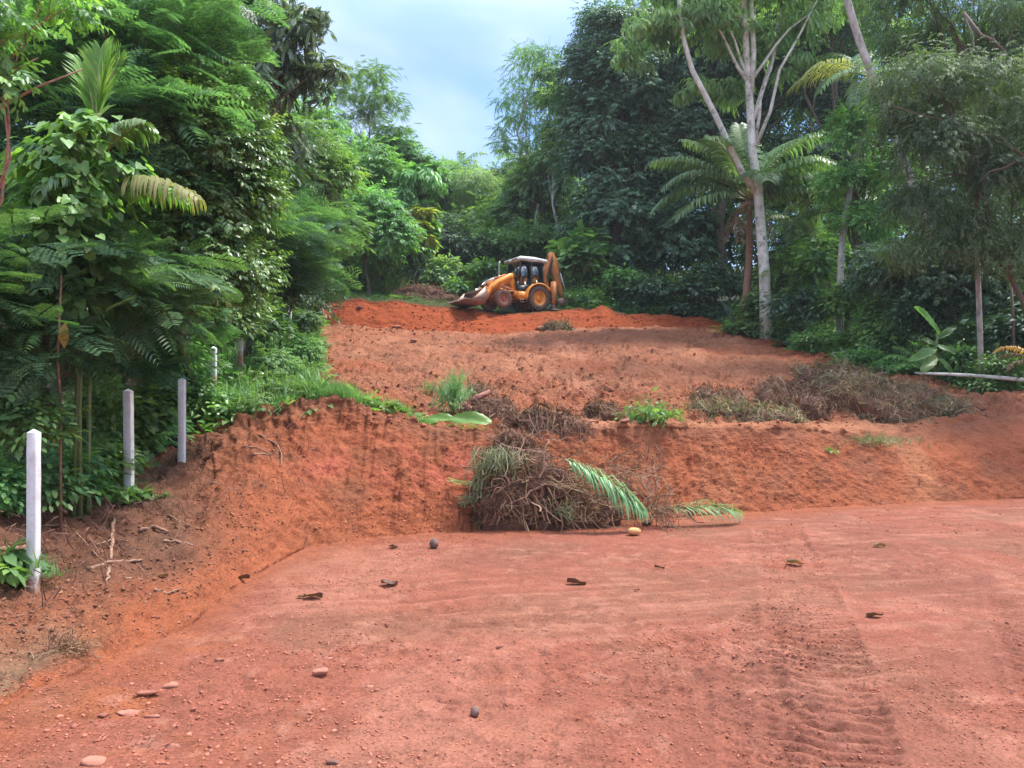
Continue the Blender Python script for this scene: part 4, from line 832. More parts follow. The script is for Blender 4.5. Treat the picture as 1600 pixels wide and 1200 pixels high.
bushes = [
 ('light green vine tangle behind the second white post', 215, 13.4, 640, 46, 50, 1000, .14, 'heart', 'creeper', {}),
 ('light green vine tangle right of the jointed green cane', 150, 12.8, 640, 40, 60, 900, .13, 'heart', 'creeper', {}),
 ('light leafy tangle over the sunken grey post', 305, 17.5, 560, 40, 30, 900, .16, 'twigO', 'creeper', {}),
 ('pale vine-covered shrub at the left edge, mid height', 20, 9.8, 600, 50, 60, 900, .13, 'heart', 'creeper', {}),
 ('dark bush between the ivy-covered tree and the palm foot', 1125, 44.5, 440, 40, 34, 1300, .34, 'oval', 'dark', {}),
 ('bright leafy weeds spilling over the top of the bank right of the third white post', 400, 15.6, 635, 46, 26, 1300, .15, 'twigO', 'bright', {}),
 ('bright weeds spilling down where the bank meets the upper terrace', 465, 15.7, 620, 36, 24, 900, .15, 'twigL', 'bright', {}),
 ('light green weeds around the small white post tops', 432, 20, 565, 36, 24, 900, .2, 'twigO', 'bright', {}),
 ('light green bushy weeds along the left edge of the upper terrace', 470, 22, 545, 30, 26, 800, .22, 'twigL', 'bright', {}),
 ('light weeds at the left edge of the terrace just below the farthest tall post', 480, 30, 500, 22, 18, 500, .3, 'twigO', 'bright', {}),
 ('leafy dark weeds filling the ground behind the nearest post', 70, 10.4, 730, 80, 50, 1500, .15, 'oval', 'mid', {}),
 ('weedy shrub at the bottom of the jointed green cane', 150, 11.6, 725, 50, 45, 1100, .15, 'oval', 'creeper', {}),
 ('shrub tangled between the second and third white posts', 235, 14.2, 670, 55, 45, 1500, .15, 'oval', 'mid', {}),
 ('low leafy weeds at the left edge above the bank', -10, 9.0, 760, 50, 40, 900, .14, 'oval', 'mid', {}),
 ('broad shrub under the rounded glossy tree, above the sunken grey post', 310, 19.5, 510, 56, 36, 1900, .2, 'oval', 'mid', {}),
 ('shady shrub by the trunk under the dark feathery tree', 400, 22, 500, 46, 40, 1500, .22, 'oval', 'mid', {}),
 ('light shrub in the gap left of the bent thin palm trunk', 1290, 36, 400, 40, 40, 1200, .34, 'oval', 'mid', {}),
 ('tall leafy shrub in shade right of the slim leaning palm', 1380, 32, 420, 50, 40, 1500, .3, 'oval', 'mid', {}),
 ('leafy shrub behind the base of the thick leaning palm', 1500, 27, 530, 50, 45, 1600, .24, 'oval', 'mid', {}),
 ('shrub at the far right edge under the olive tree', 1590, 25.5, 530, 50, 45, 1500, .22, 'oval', 'dark', {}),
 ('mid green shrub between the banana plant and the pale slim trunk', 1510, 25.8, 560, 36, 26, 900, .2, 'oval', 'mid', {}),
 ('bush behind the right part of the fresh earth bank', 1050, 45.5, 470, 40, 24, 1100, .3, 'oval', 'mid', {}),
 ('dark leafy shrub low at the left edge behind the nearest post', 30, 9.6, 650, 80, 60, 1600, .13, 'oval', 'mid', {}),
 ('dark shrub between the thin stems and the second white post', 150, 12.2, 650, 60, 60, 1500, .14, 'oval', 'mid', {}),
 ('shrub of fine leaves right behind the third white post', 300, 15.6, 630, 80, 55, 2600, .14, 'oval', 'glossy', {}),
 ('leafy shrub just above the third white post', 250, 15.8, 560, 70, 50, 2200, .15, 'oval', 'mid', {}),
 ('dark glossy shrub beneath the rounded glossy-leaved tree', 360, 19, 480, 70, 50, 2600, .18, 'oval', 'glossy', {}),
 ('dark shrub behind the grass on the left slope', 430, 24, 440, 60, 50, 2400, .22, 'oval', 'dark', {}),
 ('rounded shrub with large pale leaves left of the machine', 690, 49, 430, 34, 34, 900, .42, 'oval', 'pale', {}),
 ('bright green leafy shrub where the bank starts at the left', 605, 48, 430, 24, 26, 260, .95, 'bladesW', 'bright', {}),
 ('dark dense bush behind the bright green shrub', 560, 50, 420, 46, 38, 1800, .4, 'oval', 'mid', {}),
 ('small bright bush just left of the loader bucket', 715, 47.5, 450, 22, 20, 500, .36, 'oval', 'creeper', {}),
 ('brushy thicket behind the loader arms', 765, 49, 430, 34, 24, 1300, .34, 'oval', 'mid', {}),
 ('broad-leaved climbing bush right of the digging arm', 915, 48, 400, 44, 42, 1500, .5, 'heart', 'mid', {}),
 ('low weedy bush right of the machine', 915, 46, 462, 36, 18, 1500, .26, 'diamond', 'mid', {}),
 ('pale-leaved bush further right of the machine', 970, 46, 440, 28, 24, 700, .36, 'oval', 'mid', {}),
 ('dark bush at the foot of the ivy-covered tree', 1020, 46, 460, 50, 34, 1900, .34, 'oval', 'dark', {}),
 ('dark bush at the right end of the fresh earth bank', 1090, 44.5, 455, 46, 34, 1700, .34, 'oval', 'dark', {}),
 ('bright green bush in front of the white trunk', 1180, 38, 480, 42, 34, 1500, .3, 'oval', 'mid', {}),
 ('pinnate-leaved bush right of the white trunk', 1240, 38, 420, 46, 40, 700, .7, 'pinL', 'mid', {}),
 ('dark bush between the white trunk and the slim leaning palm', 1255, 35, 480, 46, 40, 1900, .26, 'oval', 'dark', {}),
 ('bush around the foot of the slim leaning palm', 1320, 33.5, 470, 44, 40, 1900, .25, 'oval', 'mid', {}),
 ('large dark glossy bush right of the slim leaning palm', 1370, 30, 500, 54, 54, 2600, .24, 'oval', 'glossy', {}),
 ('dark bush behind the banana plant', 1440, 28, 490, 50, 50, 2000, .24, 'oval', 'dark', {}),
 ('low bright bush along the right edge of the cleared ground', 1270, 33, 525, 40, 18, 1100, .2, 'diamond', 'bright', {}),
 ('low green bush in front of the dark glossy bush', 1350, 29, 560, 38, 20, 1200, .18, 'oval', 'mid', {}),
 ('low bush behind the fallen log near the right edge', 1560, 24.5, 575, 46, 24, 1300, .16, 'oval', 'mid', {}),
 ('dark thicket at the right edge behind the log', 1610, 26, 500, 60, 60, 2000, .22, 'oval', 'dark', {}),
 ('low leafy bush left of the log end', 1400, 27, 575, 34, 18, 900, .17, 'oval', 'mid', {}),
]
for i, (lab, u, Y, v, r_, rz, n, lf, tp, mt, kw) in enumerate(bushes):
    bush('shrub', 'shrub', lab, u, Y, v, r_, rz, n, lf, tp, mt, 500+i, 'shrubs round the clearing', nclump=22, sig=.3, up=.6, **kw)

# ------------------------------------------------------------------ stuff: grass, weeds, far wood
def scatter(n, umin, umax, Ymin, Ymax, seed, cond=None):
    r = np.random.default_rng(seed); out = []
    u_ = r.uniform(umin, umax, n); Yv = r.uniform(Ymin, Ymax, n)
    for a_, b_ in zip(u_, Yv):
        if cond is None or cond(a_, b_): out.append(gpt(a_, b_))
    return np.array(out)
def stuff(name, P, tps, size, mat, seed, lean=.15):
    r = np.random.default_rng(seed); Vs = []; Fs = []; nn = 0; w = r.integers(0, len(tps), len(P))
    for q, t_ in enumerate(tps):
        p = P[w == q]; th = r.uniform(0, 6.28, len(p))
        V, F_ = stampT(T[t_], p-np.array((0, 0, .02)), np.c_[np.cos(th), np.sin(th), r.normal(size=len(p))*lean], np.c_[r.normal(size=(len(p), 2))*lean, np.ones(len(p))], size*r.uniform(.5, 1.4, len(p)))
        Vs.append(V); Fs.append(F_+nn); nn += len(V)
    return Vs, Fs
def stuff_obj(name, groups, mat):
    Vs = []; Fs = []; nn = 0
    for A_ in groups:
        for V, F_ in zip(*A_): pass
        off = 0
        V = np.vstack(A_[0]); F_ = np.vstack(A_[1]); Vs.append(V); Fs.append(F_+nn); nn += len(V)
    o = link(name, mesh_arrays(name, np.vstack(Vs), np.vstack(Fs), M[mat])); tag(o, kind='stuff'); return o
# bright grass on the left slope
def in_grass(u, Y):
    p = gpt(u, Y); v = VH-(p[2]-CZ)*FPX/Y
    return (u < 498+6*math.sin(Y*1.7)) and Y > 14.8+max(0, (400-u)/120.)*.6
P1 = scatter(5200, 330, 500, 15, 44, 1, in_grass)
P1b = scatter(1500, 500, 560, 14.9, 17.5, 2, lambda u, Y: (u-500)/60 < (17.5-Y)/2.2)
stuff_obj('tall_grass', [stuff('g', P1, ['blades', 'bladesW', 'twigL', 'blades'], .6, 'bright', 3, .3), stuff('g', P1b, ['blades', 'bladesN'], .34, 'bright', 4)], 'bright')
P2 = np.array([gpt(u+rng.normal()*8, np.interp(u, [500, 560, 600, 660, 760], [15.3, 15.2, 15.2, 15.4, 15.8])+abs(rng.normal())*.4) for u in rng.uniform(500, 670, 900) if fbm(np.array([u/13.]), np.array([0.]), np.array([0.]), 2, 5)[0] > rng.uniform(-.5, .35)])
P2b = np.array([gpt(u, 15.62+rng.uniform(-.1, .2)) for u in rng.uniform(650, 760, 260)])
stuff_obj('crest_grass', [stuff('g', P2, ['blades', 'bladesN', 'whorlU', 'twigO', 'bladesW'], .24, 'bright', 5, .5), stuff('g', P2b, ['bladesN', 'blades'], .1, 'bright', 6)], 'lime')
P3 = scatter(4200, -60, 380, 8.0, 18, 7, lambda u, Y: Y > np.interp(u, [-100, 0, 110, 200, 300, 400], [8.6, 9.3, 10.6, 12.4, 14.7, 15.2]))
o = stuff_obj('leafy_undergrowth', [stuff('g', P3, ['twigO', 'bladesW', 'whorlU', 'whorlU'], .27, 'mid', 8, .5)], 'creeper')
P4 = scatter(2200, 505, 780, 44.5, 56, 9)
P4b = scatter(1400, 870, 1140, 44.5, 52, 10)
stuff_obj('weeds', [stuff('g', P4, ['blades', 'whorlU'], .55, 'bright', 11, .3), stuff('g', P4b, ['blades', 'whorlU'], .7, 'bright', 12, .3)], 'mid')
def edgeY(u): return np.interp(u, [1120, 1200, 1310, 1460, 1600, 1800], [42.5, 37.5, 31.5, 26.2, 23.8, 23.0])
P5 = np.array([gpt(u, edgeY(u)+abs(rng.normal())*1.6) for u in rng.uniform(1120, 1750, 2600)])
stuff_obj('edge_undergrowth', [stuff('g', P5, ['blades', 'twigO', 'bladesW', 'whorlU'], .42, 'mid', 13, .4)], 'mid')
P9 = np.array([gpt(u, edgeY(u)-.3+abs(rng.normal())*.8) for u in rng.uniform(1130, 1420, 1500)])
stuff_obj('edge_grass', [stuff('g', P9, ['blades', 'bladesN', 'twigL'], .38, 'bright', 33, .4)], 'bright')
P7 = scatter(5200, 1100, 1800, 36, 62, 19, lambda u, Y: Y > edgeY(u)+.6)
stuff_obj('forest_undergrowth', [stuff('g', P7, ['twigO', 'twig', 'whorlU'], 1.0, 'dark', 20, .6)], 'dark')
P8 = scatter(1800, 1340, 1800, 24.5, 36, 24, lambda u, Y: Y > edgeY(u)+.5)
stuff_obj('forest_undergrowth', [stuff('g', P8, ['twigO', 'blades', 'whorlU'], .6, 'mid', 25, .6)], 'mid')
# litter of cut grass at the bank of the machine
P6 = scatter(900, 520, 700, 43, 46, 14); stuff_obj('mown_weeds', [stuff('g', P6, ['bladesN'], .3, 'drygreen', 15, .6)], 'drygreen')
# the far wood that closes the view behind the trees one can tell apart
Vs = []; Fs = []; nn = 0; r = np.random.default_rng(21)
fb = []
for i in range(70):
    Y = r.uniform(66, 120); u = r.uniform(480, 900)
    top = np.interp(u, [480, 560, 640, 700, 760, 830, 900], [250, 285, 278, 282, 282, 278, 262])+r.uniform(0, 40); fb.append((u, top+18, Y, 26, 20))
for i in range(90):
    Y = r.uniform(56, 64); u = r.uniform(440, 1000); fb.append((u, r.uniform(320, 460), Y, 34, 26))
for i in range(130):
    Y = r.uniform(52, 60); u = r.uniform(980, 1700); fb.append((u, r.uniform(40, 480), Y, 46, 40))
for i in range(90):
    Y = r.uniform(26, 36); u = r.uniform(-300, 440); fb.append((u, r.uniform(60, 520), Y, 60, 50))
V, F_, _ = crown([B(*b) for b in fb if b[0] > 700 or b[2] > 40], 30000, 1.15, 'twig', 22, nclump=9, sig=.4, inner=.3)
o = link('far_wood', mesh_arrays('far_wood', V, F_, M['mid'])); tag(o, kind='stuff')
V, F_, _ = crown([B(*b) for b in fb if b[0] <= 700 and b[2] < 40 and (b[0] < 310 or b[1] > 250)], 15000, .75, 'twig', 23, nclump=9, sig=.4, inner=.3)
o = link('left_wood', mesh_arrays('left_wood', V, F_, M['dark'])); tag(o, kind='stuff')

# ================================================================== backhoe loader (x forward, y left, z up, origin under the rear axle)
def hit_ground_at(u, Y): return gpt(u, Y)
bh_pos = np.array(((829-800)/FPX*44.2, 44.2, zv(44.2, 488)))
BH = empty('backhoe_loader', bh_pos, R(210), 'orange backhoe loader with black cab and white roof parked on the fresh red earth bank', 'backhoe loader')
def part(name, mb, mat, parent=BH, smooth=False): return mb.build(name, M[mat], parent, smooth=smooth)
def rotY(a_): c, s = math.cos(a_), math.sin(a_); return [[c, 0, s], [0, 1, 0], [-s, 0, c]]
def bar(mb, a_, b_, w, h, y=None):
    """box beam between two points (x,y,z)"""
    a_ = np.array(a_, float); b_ = np.array(b_, float); dd = b_-a_; L_ = np.linalg.norm(dd)
    D_ = dd/L_; Yv = np.array((0, 1., 0)); Zv_ = np.cross(D_, Yv); Zv_ /= np.linalg.norm(Zv_); Yv = np.cross(Zv_, D_)
    mb.box((a_+b_)/2, (L_, w, h), np.stack((D_, Yv, Zv_), -1))
# chassis
m = MB(); m.box((1.15, 0, .78), (3.0, .62, .36)); m.box((-.45, 0, .85), (.5, .9, .5)); m.box((2.27, 0, .52), (.22, 1.3, .2)); m.box((0, 0, .68), (.3, 1.2, .3)); part('chassis', m, 'orangedirty')
m = MB(); m.box((.98, .56, .80), (.62, .5, .42)); m.box((.98, -.56, .80), (.62, .5, .42)); m.box((1.42, .55, .86), (.22, .46, .26)); part('fuel_tank', m, 'orange')
m = MB(); m.box((.98, .84, .56), (.46, .06, .05)); m.box((.98, .86, .42), (.40, .10, .03)); m.box((.78, .86, .5), (.03, .05, .18)); m.box((1.18, .86, .5), (.03, .05, .18)); part('step', m, 'steel')
# bonnet
m = MB()
m.strip([(1.28, 1.72), (1.9, 1.66), (2.6, 1.5), (2.98, 1.38)], [(1.28, .98), (1.9, .96), (2.6, .94), (2.98, .92)], -.42, .42); bo = part('bonnet', m, 'orange')
m = MB(); m.strip([(1.32, 1.40), (1.72, 1.42), (1.78, 1.5)], [(1.32, 1.30), (1.74, 1.34), (1.86, 1.46)], .422, .43); m.strip([(1.32, 1.24), (1.66, 1.26), (1.92, 1.44)], [(1.32, 1.10), (1.70, 1.14), (2.0, 1.40)], .422, .43); part('side_stripe', m, 'rimred', bo)
m = MB(); m.box((3.0, 0, 1.14), (.06, .7, .40)); [m.box((3.035, 0, 1.0+.055*i), (.03, .66, .02)) for i in range(6)]; m.box((3.02, .36, 1.33), (.1, .14, .1)); m.box((3.02, -.36, 1.33), (.1, .14, .1)); part('grille', m, 'black', bo)
m = MB(); m.box((1.78, .62, .99), (1.25, .36, .05)); m.box((1.78, -.62, .99), (1.25, .36, .05)); m.box((2.35, .62, 1.05), (.1, .36, .1)); part('front_mudguard', m, 'orange')
m = MB(); m.tube([(1.95, -.22, 1.55), (1.95, -.22, 2.1), (1.95, -.22, 2.62), (1.90, -.22, 2.8)], [.055, .05, .045, .04], 12); m.tube([(1.95, -.22, 1.6), (1.95, -.22, 2.0)], [.075, .075], 12); part('exhaust_pipe', m, 'greyp', smooth=True)
# wheels
def wheel(x, y, r, w, rim, tyre_m, rim_m, lugs):
    sg = 1 if y > 0 else -1; c = (x, y, r)
    t_ = MB(); h = w/2
    t_.lathe([(rim, -h*.8), (rim+.02, -h*.92), ((rim+r)/2, -h*1.0), (r*.93, -h*.9), (r*.965, -h*.6), (r*.965, h*.6), (r*.93, h*.9), ((rim+r)/2, h*1.0), (rim+.02, h*.92), (rim, h*.8)], c, 40)
    n = lugs
    for i in range(n):
        for sd in (-1, 1):
            th = (i+(.5 if sd > 0 else 0))*2*math.pi/n
            for q in range(3):
                yy = sd*h*(.12+.36*q); tq = th+.10*q*1.0
                Rm = np.array([[math.cos(tq), 0, -math.sin(tq)], [0, 1, 0], [math.sin(tq), 0, math.cos(tq)]])
                t_.box(np.array(c)+np.array((r*.975*math.cos(tq), yy, r*.975*math.sin(tq))), (r*.075, h*.42, r*.10), Rm)
    o = part('tyre_wheel' if False else 'wheel', t_, tyre_m)
    k = MB(); d_ = sg*h
    k.lathe([(rim*1.03, -h*.7), (rim*1.03, h*.82), (rim*.9, h*.82), (rim*.88, h*.25), (rim*.35, h*.12), (rim*.34, h*.45), (rim*.0+.01, h*.5), (.01, -h*.2), (rim*.9, -h*.3)] if sg > 0 else
            [(rim*1.03, h*.7), (rim*1.03, -h*.82), (rim*.9, -h*.82), (rim*.88, -h*.25), (rim*.35, -h*.12), (rim*.34, -h*.45), (.01, -h*.5), (.01, h*.2), (rim*.9, h*.3)], c, 30)
    for i in range(8):
        th = i*math.pi/4; k.cyl(np.array(c)+np.array((rim*.52*math.cos(th), sg*h*.22, rim*.52*math.sin(th))), rim*.07, .06, 'y', 8)
    rm = part('rim', k, rim_m, o); return o
for sg in (1, -1):
    w_ = wheel(0, sg*.82, .70, .44, .40, 'tyre', 'orange', 22)
    w2 = wheel(2.27, sg*.80, .52, .32, .25, 'tyrered', 'rimred', 16)
# rear mudguards
m = MB()
for sg in (1, -1):
    a_ = np.linspace(R(-8), R(150), 14); y0, y1 = (.62, 1.06) if sg > 0 else (-1.06, -.62)
    top = [(.86*math.cos(t)+.0, .70+.84*math.sin(t)) for t in a_]; bot = [(.80*math.cos(t), .70+.78*math.sin(t)) for t in a_]
    m.strip(top, bot, y0, y1)
    m.strip([(.86*math.cos(t), .70+.84*math.sin(t)) for t in a_[2:]], [(.62*math.cos(t), .78+.62*math.sin(t)) for t in a_[2:]], y0 if sg > 0 else y1-.03, y0+.03 if sg > 0 else y1)
part('rear_mudguard', m, 'orange')
# cab
m = MB()
fx, rx, zb, zt = 1.26, -.46, 1.18, 2.78
P4_ = [(fx, .68, .92), (rx, .68, 1.5)]
def pil(a_, b_, t_=.07): bar(m, a_, b_, t_, t_)
for sg in (1, -1):
    y = .70*sg
    pil((1.28, y, .92), (1.26, y, 1.6)); pil((1.26, y, 1.6), (1.02, y*.96, 2.76)); pil((.42, y, .9), (.36, y*.98, 2.76)); pil((-.42, y, 1.45), (-.36, y*.96, 2.76)); pil((-.36, y*.96, 2.74), (1.02, y*.96, 2.74)); pil((.42, y, .93), (1.28, y, .93))
pil((1.26, -.7, 1.62), (1.26, .7, 1.62)); pil((1.02, -.67, 2.74), (1.02, .67, 2.74)); pil((-.36, -.67, 2.74), (-.36, .67, 2.74)); pil((-.42, -.7, 1.5), (-.42, .7, 1.5))
m.strip([(1.24, 1.42), (.86, 1.38), (.44, 1.50), (-.40, 1.60)], [(1.24, .93), (.86, .93), (.44, 1.35), (-.40, 1.45)], .655, .675)
m.strip([(1.24, 1.42), (.86, 1.38), (.44, 1.50), (-.40, 1.60)], [(1.24, .93), (.86, .93), (.44, 1.35), (-.40, 1.45)], -.675, -.655)
m.box((.4, 0, 1.2), (1.6, 1.3, .1)); m.box((1.2, 0, 1.3), (.06, 1.26, .6))
cab = part('cab', m, 'black')
m = MB(); m.strip([(1.30, 2.90), (1.12, 3.0), (.2, 3.02), (-.62, 2.94), (-.66, 2.9)], [(1.30, 2.78), (1.12, 2.78), (.2, 2.78), (-.62, 2.78), (-.66, 2.8)], -.78, .78); roof = part('roof', m, 'rooft', cab)
m = MB(); [m.box((1.33, y, 2.86), (.08, .2, .12)) for y in (-.6, -.3, .3, .6)]; part('work_light', m, 'greyp', roof)
m = MB(); m.hexa([(1.24, -.64, 1.66), (1.24, .64, 1.66), (1.225, .64, 1.66), (1.225, -.64, 1.66), (1.03, -.62, 2.70), (1.03, .62, 2.70), (1.015, .62, 2.70), (1.015, -.62, 2.70)]); part('windscreen', m, 'glass', cab)
for sg in (1, -1):
    m = MB(); y = .67*sg
    m.strip([(1.00, 2.70), (.41, 2.70)], [(1.20, 1.46), (.45, 1.44)], y-.006, y+.006); part('side_window', m, 'glass', cab)
    m = MB(); m.strip([(.33, 2.70), (-.32, 2.70)], [(.37, 1.56), (-.37, 1.64)], y-.006, y+.006); part('side_window', m, 'glass', cab)
m = MB(); m.box((.2, 0, 1.45), (.5, .5, .16)); bar(m, (.0, 0, 1.5), (-.12, 0, 2.1), .48, .12); part('seat', m, 'black', cab)
m = MB(); m.tube([(.86, 0, 1.3), (.76, 0, 1.85)], .035, 8); a_ = np.linspace(0, 2*math.pi, 17); m.tube(np.c_[.74+.06*np.cos(a_), .19*np.sin(a_), 1.86+.19*.4*np.cos(a_)], .018, 6); part('steering_wheel', m, 'black', cab)
m = MB(); bar(m, (1.2, .72, 2.2), (1.45, .95, 2.25), .02, .02); m.box((1.46, .97, 2.15), (.04, .16, .28)); part('mirror', m, 'black', cab)
# loader arms
for sg in (1, -1):
    y = sg*.66; m = MB()
    m.strip([(1.58, 2.02), (1.78, 1.98), (2.5, 1.62), (3.0, 1.26), (3.36, .62), (3.48, .34)], [(1.56, 1.72), (1.72, 1.66), (2.42, 1.26), (2.84, .98), (3.18, .48), (3.36, .24)], y-.06, y+.06)
    arm = part('loader_arm', m, 'orange')
    m = MB(); bar(m, (1.46, y*.86, 1.0), (1.66, y*.86, 2.0), .07, .3); part('loader_tower', m, 'orange', arm)
    m = MB(); m.tube([(1.6, y, 1.1), (2.1, y, 1.2)], .06, 10); part('lift_cylinder', m, 'orangedirty', arm, True)
    m = MB(); m.tube([(2.1, y, 1.2), (2.6, y, 1.32)], .032, 8); part('piston_rod', m, 'chrome', arm, True)
    m = MB(); m.tube([(1.95, y*.8, 1.92), (2.65, y*.8, 1.62)], .055, 10); m.tube([(2.65, y*.8, 1.62), (3.2, y*.8, 1.14)], .03, 8); bar(m, (3.2, y*.8, 1.16), (3.42, y*.8, .74), .05, .12); bar(m, (3.2, y*.8, 1.16), (3.02, y*.8, .9), .05, .12); part('tilt_link', m, 'chrome' if sg < 0 else 'orangedirty', arm)
m = MB(); m.cyl((2.7, 0, 1.14), .07, 1.3, 'y', 12); part('cross_tube', m, 'orangedirty')
# front bucket
m = MB()
sec = [(3.62, .98), (3.44, .84), (3.38, .56), (3.48, .26), (3.70, .08), (4.5, .28)]; sec2 = [(3.64, .95), (3.47, .82), (3.42, .56), (3.51, .28), (3.71, .12), (4.49, .31)]
m.strip(sec, sec2, -1.22, 1.18)
for y in (-1.22, 1.16): m.prism([(3.62, .98), (3.44, .84), (3.38, .56), (3.48, .26), (3.70, .08), (4.5, .28), (4.2, .46)], y, y+.025)
m.box((4.56, -.02, .31), (.18, 2.42, .03)); bk_ = part('front_bucket', m, 'steel')
m = MB()
for i in range(8): bar(m, (4.56, -1.12+.31*i, .315), (4.8, -1.12+.31*i, .35), .09, .04)
part('bucket_teeth', m, 'steel', bk_)
# rear frame, stabilisers, boom, dipper, bucket
m = MB(); m.box((-.86, 0, .62), (.12, 2.2, .28)); m.box((-.86, 0, 1.3), (.12, 1.9, .16)); m.box((-1.0, 0, .95), (.26, .4, .7)); part('rear_frame', m, 'orangedirty')
for sg in (1, -1):
    m = MB(); m.box((-.88, sg*1.06, 1.02), (.24, .24, 1.25)); m.box((-.88, sg*1.06, 1.66), (.2, .2, .08)); st = part('stabiliser_leg', m, 'orangedirty')
    m = MB(); m.box((-.88, sg*1.06, .28), (.16, .16, .44)); m.box((-.88, sg*1.12, .06), (.46, .5, .06)); part('foot_plate', m, 'steel', st)
yb = -.1
m = MB()
for y0 in (yb-.16, yb+.10):
    m.strip([(-1.02, .85), (-.84, 1.4), (-.72, 2.05), (-1.02, 2.7), (-1.26, 3.35), (-1.34, 3.52)], [(-1.22, .9), (-1.2, 1.45), (-1.18, 2.1), (-1.3, 2.6), (-1.44, 3.2), (-1.52, 3.45)], y0, y0+.06)
m.strip([(-.84, 1.4), (-.72, 2.05), (-1.02, 2.7)], [(-.89, 1.4), (-.78, 2.05), (-1.07, 2.7)], yb-.1, yb+.1)
boom = part('boom', m, 'orangedirty')
m = MB(); m.tube([(-.95, yb, 1.3), (-.95, yb, 2.1)], .07, 10); m.tube([(-.95, yb, 2.1), (-1.2, yb, 2.95)], .04, 8); part('boom_cylinder', m, 'black', boom, True)
m = MB()
m.strip([(-1.26, 3.48), (-1.4, 3.62), (-1.62, 3.58), (-1.82, 3.0), (-2.0, 2.35), (-2.2, 1.5), (-2.34, .95)], [(-1.24, 3.28), (-1.38, 3.2), (-1.48, 2.95), (-1.5, 2.5), (-1.72, 1.9), (-1.98, 1.3), (-2.16, .9)], yb-.12, yb+.12)
dip = part('dipper_arm', m, 'orangedirty')
m = MB(); m.tube([(-1.78, yb, 3.35), (-2.1, yb, 2.5)], .065, 10); part('bucket_cylinder', m, 'orangedirty', dip, True)
m = MB(); m.tube([(-2.1, yb, 2.5), (-2.6, yb, 1.05)], .042, 10); part('piston_rod', m, 'chrome', dip, True)
m = MB(); bar(m, (-2.6, yb, 1.07), (-2.5, yb, .75), .2, .07); bar(m, (-2.6, yb, 1.07), (-2.24, yb, 1.1), .2, .06); part('bucket_link', m, 'black', dip)
m = MB(); o1 = [(-2.2, .98), (-2.56, .84), (-2.52, .58), (-2.26, .42), (-1.9, .46), (-1.66, .86)]; o2 = [(-2.21, .94), (-2.51, .82), (-2.47, .61), (-2.25, .46), (-1.91, .50), (-1.68, .88)]
m.strip(o1, o2, yb-.34, yb+.34)
for y in (yb-.35, yb+.33): m.prism(o1, y, y+.02)
for i in range(5): bar(m, (-1.67, yb-.28+.14*i, .87), (-1.56, yb-.28+.14*i, 1.02), .05, .03)
part('digging_bucket', m, 'steel')
m = MB()
for k in range(3): m.tube(bez((-1.1, yb+.1, 1.6+.1*k), (-1.5, yb+.18, 3.3), (.2-.1*k, .15, 0), 9), .018, 6)
part('hoses', m, 'black')

# ================================================================== white fence posts
def post(u, vb, vt, Y, w, label, lean=0, bury=.25):
    s = Y/FPX; X = (u-800)*s; zb_ = zv(Y, vb); H = (vb-vt)*s; m = MB()
    hw = w/2; r_ = random.Random(int(u)); n = 9
    ring = []; V = []; b_ = .004
    prof = [(-hw+b_, -hw), (hw-b_, -hw), (hw, -hw+b_), (hw, hw-b_), (hw-b_, hw), (-hw+b_, hw), (-hw, hw-b_), (-hw, -hw+b_)]
    zs = list(np.linspace(-bury, H-.045, n))+[H-.04]
    F_ = []
    for i, z in enumerate(zs):
        k = 1 if i < n else .985
        j = r_.uniform(-.002, .002)
        for x, y in prof: V.append((x*k+j+lean*z, y*k, z))
    for i in range(len(zs)-1):
        for j in range(8): F_.append((i*8+j, i*8+(j+1) % 8, (i+1)*8+(j+1) % 8, (i+1)*8+j))
    V.append((lean*H, 0, H)); m.add(V, F_); tp = len(V)-1; q = (len(zs)-1)*8
    m.add([V[q+j] for j in range(8)]+[V[tp]], [(j, (j+1) % 8, 8) for j in range(8)])
    o = m.build('fence_post', M['concrete'], None, loc=(X, Y, zb_)); o.rotation_euler = (R(r_.uniform(-.6, .6)), 0, R(2+r_.uniform(-3, 3)))
    tag(o, label, 'fence post', 'white concrete fence posts along the left boundary'); return o
for a_ in ((52, 919, 670, 8.1, .098, 'nearest and largest white concrete post, at the far left above the root-filled bank', 0),
           (202, 786, 607, 11.5, .112, 'second white concrete post from the front, with weeds round its foot', -.012),
           (284, 738, 590, 13.4, .106, 'third white concrete post, standing free on the red bank edge', 0),
           (334, 596, 541, 16.6, .105, 'greyish post half sunk in leaves just behind the third white post', .0),
           (376, 556, 526, 19.2, .105, 'small white post top in the grass right of the greyish sunken post', 0),
           (429, 520, 490, 27, .10, 'faint grey post tip left of the whiter one high in the grass', 0),
           (453, 520, 485, 28, .105, 'white post tip standing out high in the left grass', 0),
           (483, 490, 463, 36, .13, 'faint white post just left of the farthest tall post', 0),
           (503.5, 486, 446, 37.5, .15, 'farthest tall white post, by the left end of the fresh earth bank', 0)):
    post(a_[0], a_[1], a_[2], a_[3], a_[4], a_[5], a_[6])

